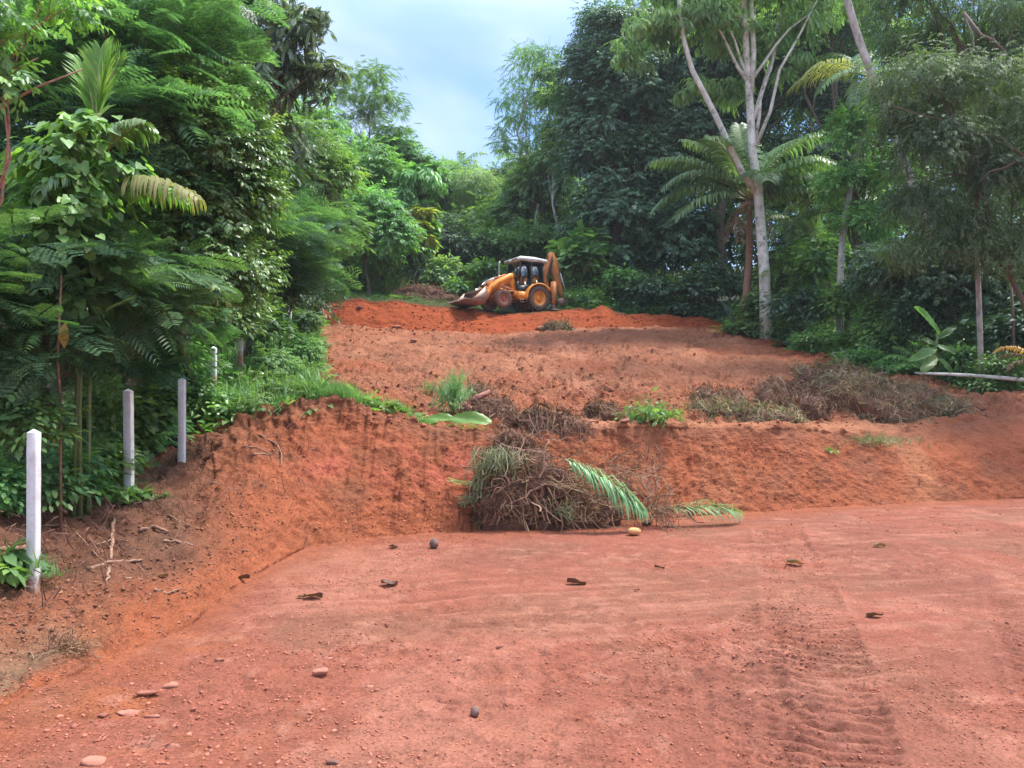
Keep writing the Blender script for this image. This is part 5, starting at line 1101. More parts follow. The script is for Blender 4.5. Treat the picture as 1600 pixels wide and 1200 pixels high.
# ================================================================== heaps of soil, roots and cut plants
def heap(name, cat, label, c, dims, nf, mats, seed, flen=.5, fw=.012, core='soil', down=.5, drape=True, grp=None):
    """c: base centre on the ground, dims: half sizes (x, y, height)"""
    r = np.random.default_rng(seed); c = np.array(c, float); e_ = empty(name, c, 0, label, cat, grp)
    n1s, n2s = 34, 20; th = np.linspace(0, 2*math.pi, n1s, endpoint=False); ph = np.linspace(0, math.pi/2, n2s)
    TH, PH = np.meshgrid(th, ph); xx = np.cos(TH)*np.cos(PH); yy = np.sin(TH)*np.cos(PH); zz = np.sin(PH)
    k = 1+.6*fbm(xx*1.8+seed, yy*1.8, zz*1.8, 3, seed)+.16*fbm(xx*6, yy*6, zz*6+seed, 3, seed+1)
    V = np.stack((xx*k*dims[0], yy*k*dims[1], zz*k*dims[2]*(1-.0)-.08-.15*(PH < .01)), -1).reshape(-1, 3)
    F_ = [(i*n1s+j, i*n1s+(j+1) % n1s, (i+1)*n1s+(j+1) % n1s, (i+1)*n1s+j) for i in range(n2s-1) for j in range(n1s)]
    def dr(A):
        if drape: A = A.copy(); A[:, 2] += gzs(A[:, 0]+c[0], A[:, 1]+c[1])-c[2]
        return A
    link('heaped_soil', mesh_arrays('heaped_soil', dr(V), np.array(F_), M[core], True), e_)
    Nrm = unit(np.stack((xx/dims[0], yy/dims[1], zz/dims[2]), -1).reshape(-1, 3))
    for q, (mt, frac) in enumerate(mats):
        Vs = []; Fs = []; nn = 0
        for s in range(6):
            m_ = max(3, int(nf*frac/6)); ii = r.integers(34, len(V)-34*4, m_)
            # avoid crowding at the pole
            P = V[ii]*r.uniform(.9, 1.06, (m_, 1)); D = r.normal(size=(m_, 3))*.8+Nrm[ii]*.25; D[:, 2] -= down
            P = P-unit(D)*flen*.4; P[:, 2] = np.maximum(P[:, 2], .03)
            Vv, Ff = stampT(tpl_fibre(seed*10+s, fw/flen, 5, .4), P, D, Nrm[ii]+r.normal(size=(m_, 3))*.4, flen*r.uniform(.4, 1.3, m_))
            Vs.append(Vv); Fs.append(Ff+nn); nn += len(Vv)
        Vv = np.vstack(Vs); Vv[:, 2] = np.maximum(Vv[:, 2], -.02); Vv = dr(Vv)
        link('fibres', mesh_arrays('fibres', Vv, np.vstack(Fs), M[mt]), e_)
    return e_
def seen(u, v): return hit(u, v)
hc = seen(835, 806); hc = np.array((hc[0], 14.75, gz(hc[0], 14.75)))
def hp(u, v, Y): return px(u, v, Y)
H1 = heap('debris_heap', 'heap', 'tall tangled heap of brown roots and soil leaning against the middle of the cut bank', px(812, 818, 14.55), (.66, .55, 1.5), 2600, [('drygrass', .3), ('rootfib', .7)], 61, .5, .013, drape=False)
for c_2, dm, n_, sd_ in ((px(785, 812, 14.2), (.5, .4, .9), 1300, 62), (px(872, 812, 14.5), (.62, .45, .85), 1600, 63), (px(800, 740, 14.8), (.5, .45, .75), 1300, 64), (gpt(848, 15.95), (.75, .4, .34), 1300, 65), (px(925, 808, 14.7), (.5, .35, .4), 450, 69)):
    e2 = heap('tmp', '', '', c_2, dm, n_, [('drygrass', .3), ('rootfib', .7)], sd_, .45, .012, drape=(sd_ == 65))
    for o in list(e2.children):
        o.parent = H1; o.location = Vector(c_2)-Vector(px(812, 818, 14.55)); o.name = 'side_heap' if 'soil' in o.name else 'fibres'
    bpy.data.objects.remove(e2)
def fib_obj(name, cat, label, c, n, flen, fw, mat, seed, spread, dirn, parent=None, dj=.5, grp=None, curl=.3):
    r = np.random.default_rng(seed); c = np.array(c, float); Vs = []; Fs = []; nn = 0
    for s in range(5):
        m_ = max(2, n//5); P = r.normal(size=(m_, 3))*np.array(spread); D = np.array(dirn)+r.normal(size=(m_, 3))*dj
        Vv, Ff = stampT(tpl_fibre(seed*7+s, fw/flen, 5, curl), P, D, np.array((0, -.5, 1.))+r.normal(size=(m_, 3))*.4, flen*r.uniform(.5, 1.2, m_)); Vs.append(Vv); Fs.append(Ff+nn); nn += len(Vv)
    o = link(name, mesh_arrays(name, np.vstack(Vs), np.vstack(Fs), M[mat]), parent, c if parent is None else Vector(c)-Vector(parent.location))
    if parent is None: tag(o, label, cat, grp)
    return o
m = MB(); r = np.random.default_rng(404)
for k in range(15):
    a_ = np.array(px(r.uniform(765, 905), r.uniform(700, 800), r.uniform(13.95, 14.4))); dd = unit(np.array((r.normal(), -.15+r.normal()*.2, r.normal()*.7))); L_ = r.uniform(.4, 1.1)
    m.tube(bez(a_, a_+dd*L_, (0, -.03, r.uniform(-.12, .12)), 7, r), np.linspace(r.uniform(.014, .032), .006, 7), 6)
m.build('broken_branches', M['root'], H1, org=np.array(H1.location), smooth=True)
fib_obj('sticks', '', '', px(850, 765, 14.1), 90, .9, .016, 'drygrass', 175, (.5, .15, .3), (.7, -.1, -.4), H1, .7, curl=.12)
fib_obj('sticks', '', '', px(820, 740, 14.1), 50, .7, .022, 'root', 176, (.4, .12, .35), (.3, -.1, -.9), H1, .7, curl=.15)
fib_obj('wilted_blades', '', '', px(775, 705, 14.2), 240, .5, .013, 'drygreen', 71, (.22, .08, .06), (-.15, -.4, -.9), H1, .35)
fib_obj('wilted_blades', '', '', px(752, 745, 14.2), 110, .5, .013, 'drygreen', 72, (.03, .08, .2), (-.1, -.4, -.9), H1, .25)
fib_obj('wilted_blades', '', '', px(875, 795, 14.0), 70, .3, .014, 'drygreen', 73, (.1, .05, .04), (.5, -.3, -.2), H1, .5)
for v0, v1, u1 in ((758, 747, 704), (779, 783, 716)):
    fib_obj('green_shoot', '', '', px(748, v0, 14.3), 9, .55, .03, 'palmcut', 74+v0, (.015, .015, .02), (-1, -.1, .12 if v0 < 770 else -.08), H1, .1, curl=.1)
# cut green palm frond on the heap and the clump of cut leaves on the floor
def cut_frond(name, label, a_, b_, k, ll, lw, mat, seed, sag=.1, hang=1.4, side=1):
    a_ = np.array(a_); b_ = np.array(b_); base = a_; e_ = empty(name, base, 0, label, 'palm frond'); mbr = MB(); VF = []
    r = np.random.default_rng(seed); P = bez(a_, b_, (0, -.05, sag), 14); mbr.tube(P, np.linspace(.02, .006, 14), 6); mbr.build('midrib', M['rachis'], e_, org=base, smooth=True)
    t = np.linspace(.02, .99, k); i0 = np.minimum((t*13).astype(int), 12); f = (t*13-i0)[:, None]; C_ = P[i0]*(1-f)+P[i0+1]*f; tg = unit(P[i0+1]-P[i0])
    for sg in (-1, 1):
        ln = ll*np.clip(np.sin(math.pi*(.15+.72*t)), .3, 1)*r.uniform(.8, 1.15, k)
        d1 = unit(tg*.55+np.array((0, -.75*side if sg > 0 else -.1, .15 if sg > 0 else .4))+r.normal(size=(k, 3))*.12); d2 = unit(d1*.45+tg*.25+np.array((0, -.1, -hang))*.6+r.normal(size=(k, 3))*.08); d3 = unit(tg*.3+np.array((0, -.05, -hang)))
        a0 = C_; a1 = a0+d1*ln[:, None]*.28; a2 = a1+d2*ln[:, None]*.37; a3 = a2+d3*ln[:, None]*.35; w = unit(np.cross(d1, (0, 0, 1.)))*lw/2
        Vv = np.stack((a0-w*.4, a0+w*.4, a1-w, a1+w, a2-w*.8, a2+w*.8, a3), 1).reshape(-1, 3)
        Fq = np.array([(0,1,3),(0,3,2),(2,3,5),(2,5,4),(4,5,6)]); VF.append((Vv, (Fq[None]+(np.arange(k)*7)[:, None, None]).reshape(-1, 3)))
    V, F_ = merge(VF); V[:, 2] = np.maximum(V[:, 2], np.array([max(gz(x, max(y, 2)), -1) for x, y in V[:, :2]])+.01)
    link('leaflets', mesh_arrays('leaflets', V-base, F_, M[mat]), e_); return e_
cut_frond('palm_frond', 'fresh green cut palm frond lying down the right side of the root heap', px(882, 718, 13.9), px(1003, 796, 13.9), 90, .72, .034, 'palmcut', 81)
cut_frond('palm_frond', 'small cut frond lying flat on the ground at the bottom right of the heap', px(1040, 796, 14.5), px(1150, 800, 14.9), 60, .6, .026, 'palmcut', 82, .12, .6)
fib_obj('dry_stalks', 'stalks', 'bundle of dry bent stalks between the two cut palm fronds', px(1020, 795, 14.4), 160, .6, .014, 'drygrass', 83, (.25, .15, .03), (.3, -.2, .05), None, .55)
fib_obj('dry_stalks', 'stalks', 'loose dry stalks standing against the bank right of the cut frond', px(1018, 775, 15.0), 14, .9, .016, 'root', 84, (.06, .02, .1), (.05, .1, 1), None, .12)
fib_obj('dry_stalks', 'stalks', 'thin dry grass stems lying across the bank above the green cut frond', px(960, 745, 14.9), 160, .6, .01, 'drygrass', 85, (.3, .06, .15), (.5, -.1, -.2), None, .4)
# plants and root balls on the terrace edge
def on(u, v): return hit(u, v)
g = on(707, 646)
def clump(name, cat, label, c, n, L_, tps, mat, seed, spread, parent=None):
    r = np.random.default_rng(seed); c = np.array(c, float); Vs = []; Fs = []; nn = 0; P = r.normal(size=(n, 3))*np.array(spread); P[:, 2] = np.abs(P[:, 2])
    w = r.integers(0, len(tps), n)
    for q, t_ in enumerate(tps):
        p = P[w == q]; m_ = len(p); Vv, Ff = stampT(T[t_], p, np.c_[r.normal(size=(m_, 2)), r.normal(size=m_)*.3-.4], np.c_[r.normal(size=(m_, 2))*.5, np.ones(m_)], L_*r.uniform(.6, 1.3, m_)); Vs.append(Vv); Fs.append(Ff+nn); nn += len(Vv)
    o = link(name, mesh_arrays(name, np.vstack(Vs), np.vstack(Fs), M[mat]), parent, c if parent is None else Vector(c)-Vector(parent.location))
    if parent is None: tag(o, label, cat)
    return o
clump('uprooted_plant', 'plant', 'uprooted green grassy plant drooping on the terrace behind the big flat leaf', g+np.array((0, 0, .12)), 150, .42, ['bladesN', 'twigN', 'blades'], 'palmcut', 91, (.17, .17, .26))
clump('uprooted_plant', 'plant', 'small dull green tuft left of the drooping uprooted plant', on(673, 616)+np.array((0, 0, .04)), 40, .25, ['bladesN', 'twigN'], 'mid', 92, (.12, .1, .06))
heap('root_ball', 'root ball', 'reddish root ball with snapped roots right of the drooping uprooted plant', on(766, 652), (.55, .4, .52), 900, [('rootfib', .8), ('drygrass', .2)], 93, .35, .011)
heap('root_ball', 'root ball', 'low root clod behind the snapped roots on the terrace', on(745, 618), (.5, .35, .3), 500, [('rootfib', .6), ('drygrass', .4)], 94, .3, .011)
def log(name, cat, label, pts, r0, r1, mat, grp=None, seg=9):
    m = MB(); P = np.array(pts, float); rr = np.linspace(r0, r1, len(P)); m.tube(P, rr, seg); o = m.build(name, M[mat], None, loc=P[0], org=P[0], smooth=True); tag(o, label, cat, grp); return o
log('broken_root', 'root', 'thick snapped root slanting up over the root ball on the terrace', [px(731, 632, 17.2), px(745, 622, 17.2), px(766, 612, 17.3)], .09, .06, 'woodred')
log('broken_root', 'root', 'short thick root end below the slanting snapped root', [px(727, 632, 17.1), px(742, 648, 16.8)], .08, .07, 'woodred')
log('stick', 'stick', 'dark stick lying on the slope left of the small green tuft', [px(642, 628, 17), px(655, 650, 16.3)], .025, .015, 'root')
heap('root_ball', 'root ball', 'brown root clod left of the green leafy clump on the terrace', on(950, 655), (.55, .4, .42), 700, [('rootfib', .7), ('drygrass', .3)], 95, .35, .011)
heap('root_ball', 'root ball', 'low dark clod with grass in the middle of the terrace edge', on(868, 655), (.5, .3, .16), 350, [('rootfib', .6), ('drygreen', .4)], 96, .3, .011)
clump('uprooted_plant', 'plant', 'bright green leafy clump lying on the terrace above the cut palm frond', on(1016, 662)+np.array((0, 0, .08)), 330, .2, ['twig', 'oval', 'bladesN'], 'mid', 97, (.28, .2, .17))
clump('weed_patch', 'weeds', 'flattened patch of small weeds on the rim of the cut bank, right of centre', on(1350, 692)+np.array((0, 0, .02)), 420, .16, ['twig', 'bladesN', 'blades'], 'drygreen', 98, (.55, .22, .05))
clump('weed_patch', 'weeds', 'tiny yellow-green weed tuft low on the rim left of the weed patch', on(1292, 706)+np.array((0, 0, .02)), 40, .13, ['twig', 'blades'], 'creeper', 99, (.1, .05, .04))
# big taro leaf
def big_leaf(name, label, a_, b_, w, mat, seed, up_=(0, -.35, 1), cat='leaf'):
    a_ = np.array(a_, float); b_ = np.array(b_, float); L_ = np.linalg.norm(b_-a_); D_ = (b_-a_)/L_; Y_ = unit(np.cross(np.array(up_, float), D_)); Zv_ = np.cross(D_, Y_); V = []; F_ = []; n = 14; k = 7
    r = random.Random(seed)
    for i in range(n+1):
        t = i/n; hw = w/2*(math.sin(math.pi*min(1, t*.93+.05))**.62)
        for j in range(k):
            q = (j/(k-1)*2-1); V.append(a_+D_*L_*t+Y_*hw*q*(1+.05*math.sin(9*t+q)-.13*(i % 3 == 1)*(abs(q) > .9))+Zv_*(.10*w*abs(q)+.07*w*math.sin(7*t+3*q+seed)+.05*w*(i % 2)*abs(q)+.07*L_*math.sin(math.pi*t)))
    for i in range(n):
        for j in range(k-1): F_.append((i*k+j, i*k+j+1, (i+1)*k+j+1, (i+1)*k+j))
    o = link(name, mesh_arrays(name, np.array(V)-a_, np.array(F_), M[mat], True), None, a_); tag(o, label, cat); return o
big_leaf('big_leaf', 'large bright green flat leaf lying on the rim of the cut bank', px(768, 659, 15.6), px(700, 657, 15.5), .34, 'taro', 1, (0, -1.2, 1))
big_leaf('big_leaf', 'paler folded green leaf just left of the large flat leaf on the rim', px(712, 655, 15.7), px(658, 660, 15.6), .26, 'taro', 2, (0, -.9, 1))
# brush heaps on the right of the terrace
heap('brush_heap', 'heap', 'largest brush heap of dry vines and roots on the right of the terrace', on(1340, 636), (1.75, .9, 1.05), 3600, [('drygrass', .75), ('drygreen', .25)], 101, .55, .014)
heap('brush_heap', 'heap', 'low tail of the brush heap trailing right towards the red track', on(1440, 640), (1.3, .6, .38), 1700, [('drygrass', .7), ('drygreen', .3)], 102, .5, .014)
heap('brush_heap', 'heap', 'brown brush heap of trailing roots left of the largest heap', on(1235, 640), (.95, .6, .7), 1700, [('rootfib', .5), ('drygrass', .5)], 103, .5, .013)
heap('brush_heap', 'heap', 'low spread of dry grass and vines in front of the brown brush heap', on(1165, 655), (1.35, .5, .34), 2000, [('drygreen', .45), ('drygrass', .55)], 104, .5, .013)
heap('brush_heap', 'heap', 'dark tangle of roots behind the low spread of dry grass', on(1120, 630), (.7, .5, .3), 700, [('rootfib', .7), ('drygrass', .3)], 105, .4, .012)
heap('debris_heap', 'heap', 'small heap of twigs at the foot of the fresh earth bank below the machine', on(869, 514), (.7, .4, .3), 420, [('drygreen', .5), ('drygrass', .5)], 106, .5, .03)
heap('debris_heap', 'heap', 'heap of dull brown brush and soil behind the earth bank left of the machine', gpt(668, 46)+np.array((0, 0, -.1)), (2.1, .9, .95), 800, [('rootfib', .5), ('drygrass', .5)], 107, .7, .03)
# banana plant, log, fronds at the right edge
bb = gpt(1462, 25.6); e_ = empty('banana_plant', bb, 0, 'young banana plant with one tall upright leaf behind the fallen log', 'plant')
m = MB(); m.tube([bb, px(1462, 545, 25.6), px(1466, 520, 25.6)], [.07, .05, .03], 8); m.build('stem', M['stem'], e_, org=bb, smooth=True)
for q, (a_, b_, w_) in enumerate(((px(1466, 522, 25.5), px(1428, 480, 25.4), .42), (px(1462, 545, 25.5), px(1420, 565, 25.2), .35), (px(1464, 540, 25.5), px(1500, 560, 25.3), .35), (px(1462, 556, 25.4), px(1438, 582, 25.0), .38), (px(1464, 560, 25.4), px(1490, 588, 25.0), .3), (px(1464, 530, 25.6), px(1494, 510, 25.8), .25), (px(1460, 540, 25.6), px(1440, 530, 25.8), .3))):
    o = big_leaf('leaf', '', a_, b_, w_, 'taro' if q in (0,) else 'creeper', 5+q, (.3, -.8, .6)); o.parent = e_; o.location = Vector(a_)-Vector(bb)
    for k_ in ('label', 'category'):
        if k_ in o: del o[k_]
yb_ = gpt(1440, 26.5); palm('young_palm', 'palm', 'low yellow-green young palm left of the banana plant', yb_, [yb_, yb_+np.array((0, 0, .25))], .05, [(170, 55, 1.4, 80, 20, 'palmbright'), (140, 70, 1.3, 60, 20, 'palmbright'), (60, 70, 1.2, 60, 20, 'palmbright'), (200, 35, 1.3, 80, 20, 'palmbright'), (20, 50, 1.2, 80)], 'palm', 700, 'stem', ll=.9, lw=.05, k=20)
log('fallen_log', 'log', 'long pale fallen log lying along the forest edge at the right', [px(1430, 583, 25.2), px(1460, 584, 24.9), px(1510, 586, 24.4), px(1560, 590, 23.8), px(1680, 600, 23.0)], .035, .075, 'barkwhite')
yb_ = gpt(1570, 24.3); palm('young_palm', 'palm', 'small grey-green palm seedling standing behind the log at the right', yb_, [yb_, yb_+np.array((0, 0, .3))], .03, [(100, 80, 1.2, 20, 60), (160, 60, 1.0, 60, 30), (30, 60, 1.0, 60, 30), (270, 60, .9, 60)], 'palm', 710, 'stem', ll=.8, lw=.03, k=18)
yb_ = gpt(1625, 23.6); palm('dry_palm_frond', 'palm', 'orange-brown drying palm fronds curving in at the right edge above the log', yb_, [yb_, yb_+np.array((0, 0, .7))], .04, [(165, 70, 1.6, 110, 0, 'orangeleaf'), (150, 60, 1.5, 120, 0, 'drygrass'), (190, 40, 1.3, 100, 0, 'drygrass')], 'palm', 720, 'root', ll=.8, lw=.04, k=22, hang=1.0)
def ground_frond(u, v, az, L_, label, mat):
    p = on(u, v)+np.array((0, 0, .12)); palm('fallen_frond', 'palm frond', label, p, None, .05, [(az, 22, L_, 55, 0, mat)], 'palm', int(u), ll=.8, lw=.05, k=30, hang=.9)
ground_frond(1420, 575, 190, 2.4, 'yellowing fallen palm frond just behind the largest brush heap', 'palmdry')
log('stick', 'stick', 'thin pale branch lying along the edge of the undergrowth right of the earth bank', [px(1300, 552, 31.2), px(1330, 548, 31), px(1360, 552, 30.5)], .03, .015, 'barkpale')

def dens_pts0(n, umin, umax, vmin, vmax, seed):
    r = np.random.default_rng(seed); P = np.array([hit(a_, b_) for a_, b_ in zip(r.uniform(umin, umax, n), r.uniform(vmin, vmax, n))]); P[:, 2] += .012; return P
# ================================================================== roots and sticks on the left bank
def surf(u, v, off=.02): p = hit(u, v); return p+np.array((0, -off, off*.6))
def root_line(label, pts, r0, r1, mat='root', cat='root', name='exposed_root', off=.015, grp='roots sticking out of the left bank'):
    P = np.array([surf(a_, b_, off) for a_, b_ in pts]); n = 14; t = np.linspace(0, len(P)-1, n); i0 = np.minimum(t.astype(int), len(P)-2); f = (t-i0)[:, None]; Q = P[i0]*(1-f)+P[i0+1]*f
    Q[1:-1] = (Q[:-2]+2*Q[1:-1]+Q[2:])/4; r = np.random.default_rng(int(pts[0][0]*7+pts[0][1])); Q[1:-1] += r.normal(size=(n-2, 3))*r0*.35
    m = MB(); rr = np.linspace(r0, r1, n)*(1+r.uniform(-.15, .2, n)); m.tube(Q, rr, 7)
    o = m.build(name, M[mat], None, loc=Q[0], org=Q[0], smooth=True); tag(o, label, cat, grp); return o
for a_ in (('upright pale root stub below the second white post', [(177, 812), (176, 845), (174, 878)], .024, .02),
           ('thick root lying level at the foot of the upright root stub', [(140, 890), (170, 880), (222, 876)], .03, .014),
           ('short root hanging down under the level root', [(172, 890), (167, 912)], .02, .012),
           ('long thin root arching down right of the nearest white post', [(66, 822), (100, 822), (125, 840), (160, 878)], .012, .006),
           ('knobbly root at the dark hollow, upper one of two', [(218, 830), (240, 826), (262, 832)], .024, .02),
           ('knobbly root at the dark hollow, lower one of two', [(255, 848), (278, 848), (300, 855)], .022, .012),
           ('thin root running right from the upright root stub', [(150, 854), (180, 847), (200, 848)], .01, .005),
           ('thin bare root above the dark hollow', [(262, 808), (290, 820), (312, 826)], .012, .006),
           ('curved hanging root on the bank below the tall grass', [(405, 682), (428, 692), (439, 708), (437, 730)], .018, .009),
           ('thin root left of the curved hanging root', [(382, 698), (402, 700), (424, 712)], .014, .008),
           ('pale peeled stick just under the thin root, right of the third white post', [(395, 711), (412, 712), (420, 711)], .022, .014),
           ('long thin root crossing right from the foot of the third white post', [(290, 690), (310, 702), (332, 712)], .014, .006),
           ('short forked root low on the bank near the ground edge', [(240, 925), (262, 930), (282, 922)], .016, .008),
           ('small root under the level root, halfway to the ground', [(196, 905), (222, 906)], .012, .008),
           ('pinkish broken root at the far left behind the nearest post', [(-10, 862), (18, 860), (38, 858)], .03, .03)):
    root_line(*a_)
clump('cut_weeds', 'weeds', 'handful of cut green leaves at the foot of the nearest white post', on(60, 912)+np.array((0, -.05, .03)), 26, .22, ['bladesW', 'bladesN'], 'mid', 111, (.14, .1, .03))
clump('cut_weeds', 'weeds', 'green weeds at the left edge beside the nearest white post', on(12, 905)+np.array((0, 0, .05)), 60, .22, ['bladesW', 'whorlU', 'oval'], 'mid', 112, (.16, .12, .1))
clump('cut_weeds', 'weeds', 'weeds growing round the foot of the second white post', on(190, 785)+np.array((0, 0, .05)), 110, .2, ['bladesN', 'whorlU', 'oval'], 'mid', 113, (.24, .14, .06))
fib_obj('root_tuft', 'roots', 'tuft of pale torn root fibres low on the bank below the nearest white post', surf(105, 1015, .03), 130, .17, .008, 'palmcut' if False else 'drygrass', 114, (.10, .05, .03), (.3, -.2, .6), None, .8)
o = fib_obj('root_litter', '', '', (0, 0, 0), 5, .2, .005, 'rootfib', 115, (.1, .1, .1), (1, 0, 0), None)
bpy.data.objects.remove(o)
r = np.random.default_rng(31); Vs = []; Fs = []; nn = 0
PP = [hit(r.uniform(-10, 460), 0) for _ in range(1)]
pts = []
while len(pts) < 1300:
    u = r.uniform(-20, 480); vt = np.interp(u, [0, 110, 200, 300, 400, 480], [812, 800, 775, 705, 665, 650]); pts.append(surf(u, vt+abs(r.normal())*70, .01))
pts = np.array(pts)
for s in range(6):
    p = pts[s::6]; n_ = len(p); Vv, Ff = stampT(tpl_fibre(600+s, .03, 5, .6), p, np.c_[r.normal(size=(n_, 2)), r.normal(size=n_)*.6-.2], np.c_[r.normal(size=n_)*.4, -np.ones(n_)*.6, np.ones(n_)], r.uniform(.06, .36, n_)); Vs.append(Vv); Fs.append(Ff+nn); nn += len(Vv)
pts2 = dens_pts0(420, -20, 1620, 850, 1200, 71); n_ = len(pts2)
Vv, Ff = stampT(tpl_fibre(640, .05, 4, .5), pts2, np.c_[r.normal(size=(n_, 2)), r.normal(size=n_)*.1], np.c_[r.normal(size=n_)*.3, r.normal(size=n_)*.3, np.ones(n_)], r.uniform(.03, .16, n_)); Vs.append(Vv); Fs.append(Ff+nn); nn += len(Vv)
o = link('root_litter', mesh_arrays('root_litter', np.vstack(Vs), np.vstack(Fs), M['rootfib'])); tag(o, kind='stuff')

# ================================================================== stones, leaves, coconuts
def rock_mesh(seed, sq=(1, .8, .6), ang=.35, n=2):
    r = np.random.default_rng(seed)
    import bmesh
    bm = bmesh.new(); bmesh.ops.create_icosphere(bm, subdivisions=n, radius=.5)
    V = np.array([v.co[:] for v in bm.verts]); F_ = np.array([[v.index for v in f.verts] for f in bm.faces]); bm.free()
    for _ in range(13 if ang > .2 else 6):
        nv = unit(r.normal(size=3)); dcut = r.uniform(.17, .40) if ang > .2 else r.uniform(.34, .46); s = V@nv; V = V-np.maximum(s-dcut, 0)[:, None]*nv
    V = V*(1+ang*.45*fbm(V[:, 0]*4+seed, V[:, 1]*4, V[:, 2]*4, 3, seed))[:, None]
    return V*np.array(sq), F_
def rock(label, u, v, wpx, sq, mat, seed, name='rock', sink=.42, rz=0, cat='rock', ang=.35):
    p = hit(u, v); s = wpx*p[1]/FPX; V, F_ = rock_mesh(seed, sq, ang); V = V*s
    p = p+np.array((0, s*.35*0, s*sq[2]*(.5-sink))); o = link(name, mesh_arrays(name, V, F_, M[mat], ang < .2), None, p); o.rotation_euler = (0, 0, rz); tag(o, label, cat); return o
rock('rounded yellow stone on the floor right of the heap', 990, 837, 23, (1, .7, .6), 'rockyellow', 1, sink=.1, ang=.1)
rock('dark brown clod just behind the yellow stone', 1011, 822, 25, (1, .7, .5), 'rockdark', 2, sink=.15)
rock('flat dark clod left of the yellow stone beneath the cut frond', 958, 814, 26, (1, .6, .35), 'rockdark', 3)
rock('reddish block at the foot of the root heap', 852, 817, 36, (1, .6, .5), 'rockred', 4, sink=.2)
rock('long dusty rock in the left foreground, left of middle', 497, 1056, 46, (1, .6, .5), 'rockpink', 5, rz=.4)
rock('pebble just above the long dusty rock', 514, 1030, 13, (1, .8, .6), 'rockpink', 6)
rock('broad flat rock at the lower left, right of its darker neighbour', 262, 1074, 34, (1, .8, .45), 'rockpink', 7)
rock('long flat rock slab below the broad flat rock, lower left', 228, 1086, 46, (1, .5, .4), 'rockred', 8, rz=.3)
rock('rock slab half sunk left of the long flat slab, lower left', 198, 1118, 44, (1, .7, .35), 'rockpink', 9, rz=.2)
rock('narrow pale rock splinter beside the half sunk slab', 236, 1122, 34, (1, .3, .3), 'rockpink', 10, rz=.1)
rock('small dark rock at the left end of the slab group', 160, 1118, 26, (1, .7, .5), 'rockred', 11)
rock('lone rock on the floor above the slab group', 342, 1033, 22, (1, .7, .5), 'rockred', 12)
rock('pale pebble left of the lone rock', 313, 1036, 10, (1, .8, .5), 'rockpink', 13)
rock('wide flat rock near the bottom edge of the photo at the left', 150, 1192, 52, (1, .6, .4), 'rockpink', 14)
rock('squarish pale rock near the bottom edge at the left', 270, 1166, 32, (1, .8, .35), 'rockpink', 15, rz=.5)
rock('small rock between the squarish rock and the slabs', 220, 1160, 16, (1, .8, .5), 'rockred', 16)
rock('dark rock stub at the bottom edge, left of middle', 520, 1194, 34, (1, .5, .35), 'rockdark', 17)
rock('pair stone, pale left one, below the long dusty rock', 578, 1074, 16, (1, .7, .4), 'rockpink', 18)
rock('pair stone, right one, below the long dusty rock', 587, 1079, 14, (1, .8, .5), 'rockred', 19)
rock('oblong clod in the middle of the floor', 778, 1014, 20, (1, .5, .5), 'rockred', 20, rz=.5)
rock('small rounded stone left of the oblong clod', 717, 1031, 10, (1, .9, .8), 'rockpink', 21)
rock('small pale stone among gravel right of the middle', 851, 986, 12, (1, .8, .7), 'rockpink', 22)
rock('flat clod on the upper terrace near the fresh earth bank, right one', 846, 515, 26, (1, .7, .42), 'rockpink', 23)
rock('clod on the upper terrace below the left part of the earth bank', 617, 512, 20, (1, .7, .45), 'rockpink', 24)
rock('clod on the upper terrace a little lower than the left clod', 647, 535, 15, (1, .7, .5), 'rockpink', 25)
rock('pale pebble on the foot of the cut bank at the left', 540, 817, 8, (1, .8, .6), 'rockyellow', 26)
rock('brown rock at the foot of the fresh earth bank on the left', 560, 482, 18, (1, .7, .5), 'rockdark', 27)
for i, (u, v, w) in enumerate(((905, 658, 26), (930, 660, 20), (880, 660, 22), (972, 661, 20), (858, 655, 18))):
    rock(['widest reddish block in the row on the rim above the green frond', 'reddish block second from right in the row on the rim', 'reddish block left of the widest one on the rim', 'rightmost reddish block in the row on the rim by the green clump', 'leftmost small block in the row on the rim'][i], u, v, w, (1, .7, .5), 'rockred', 40+i)
# coconuts
def nut(label, u, v, wpx, mat='nut'):
    p = hit(u, v); s = wpx*p[1]/FPX; V, F_ = rock_mesh(70, (1, 1, 1), .1); V = unit(V)*.5*np.array((1, .9, 1.05)); V[:, 2] += .08*(V[:, 2] > .3); V = V*s
    o = link('coconut', mesh_arrays('coconut', V, F_, M[mat], True), None, p+np.array((0, 0, s*.42))); tag(o, label, 'coconut'); return o
nut('brown coconut lying alone on the floor left of the root heap', 676, 857, 15)
nut('small dark husk lying near the bottom middle of the floor', 741, 1120, 15)
# dry leaves
def dry(label, u, v, wpx, sd_, mat='brownleaf', az=0, tp='oval'):
    p = hit(u, v)+np.array((0, 0, .012)); s = wpx*p[1]/FPX; r_ = random.Random(sd_); V = []; F_ = []; n = 8; k = 5
    for i in range(n+1):
        t = i/n; hw = .32*math.sin(math.pi*min(1, t*.94+.04))**.7
        for j in range(k):
            q = j/(k-1)*2-1; V.append(((t-.5)*s, q*hw*s, s*(.16*abs(q)**1.5*(1+.5*math.sin(5*t+sd_))+.04*math.sin(math.pi*t)+.02*math.sin(13*t+4*q)+.0)))
    for i in range(n):
        for j in range(k-1): F_.append((i*k+j, i*k+j+1, (i+1)*k+j+1, (i+1)*k+j))
    o = link('dry_leaf', mesh_arrays('dry_leaf', np.array(V), np.array(F_), M[mat], True), None, p); o.rotation_euler = (R(r_.uniform(-25, 5)), R(r_.uniform(-10, 10)), az); tag(o, label, 'leaf', 'dry leaves on the floor'); return o
dry('dark curled dry leaf in the middle of the floor', 899, 914, 30, 1)
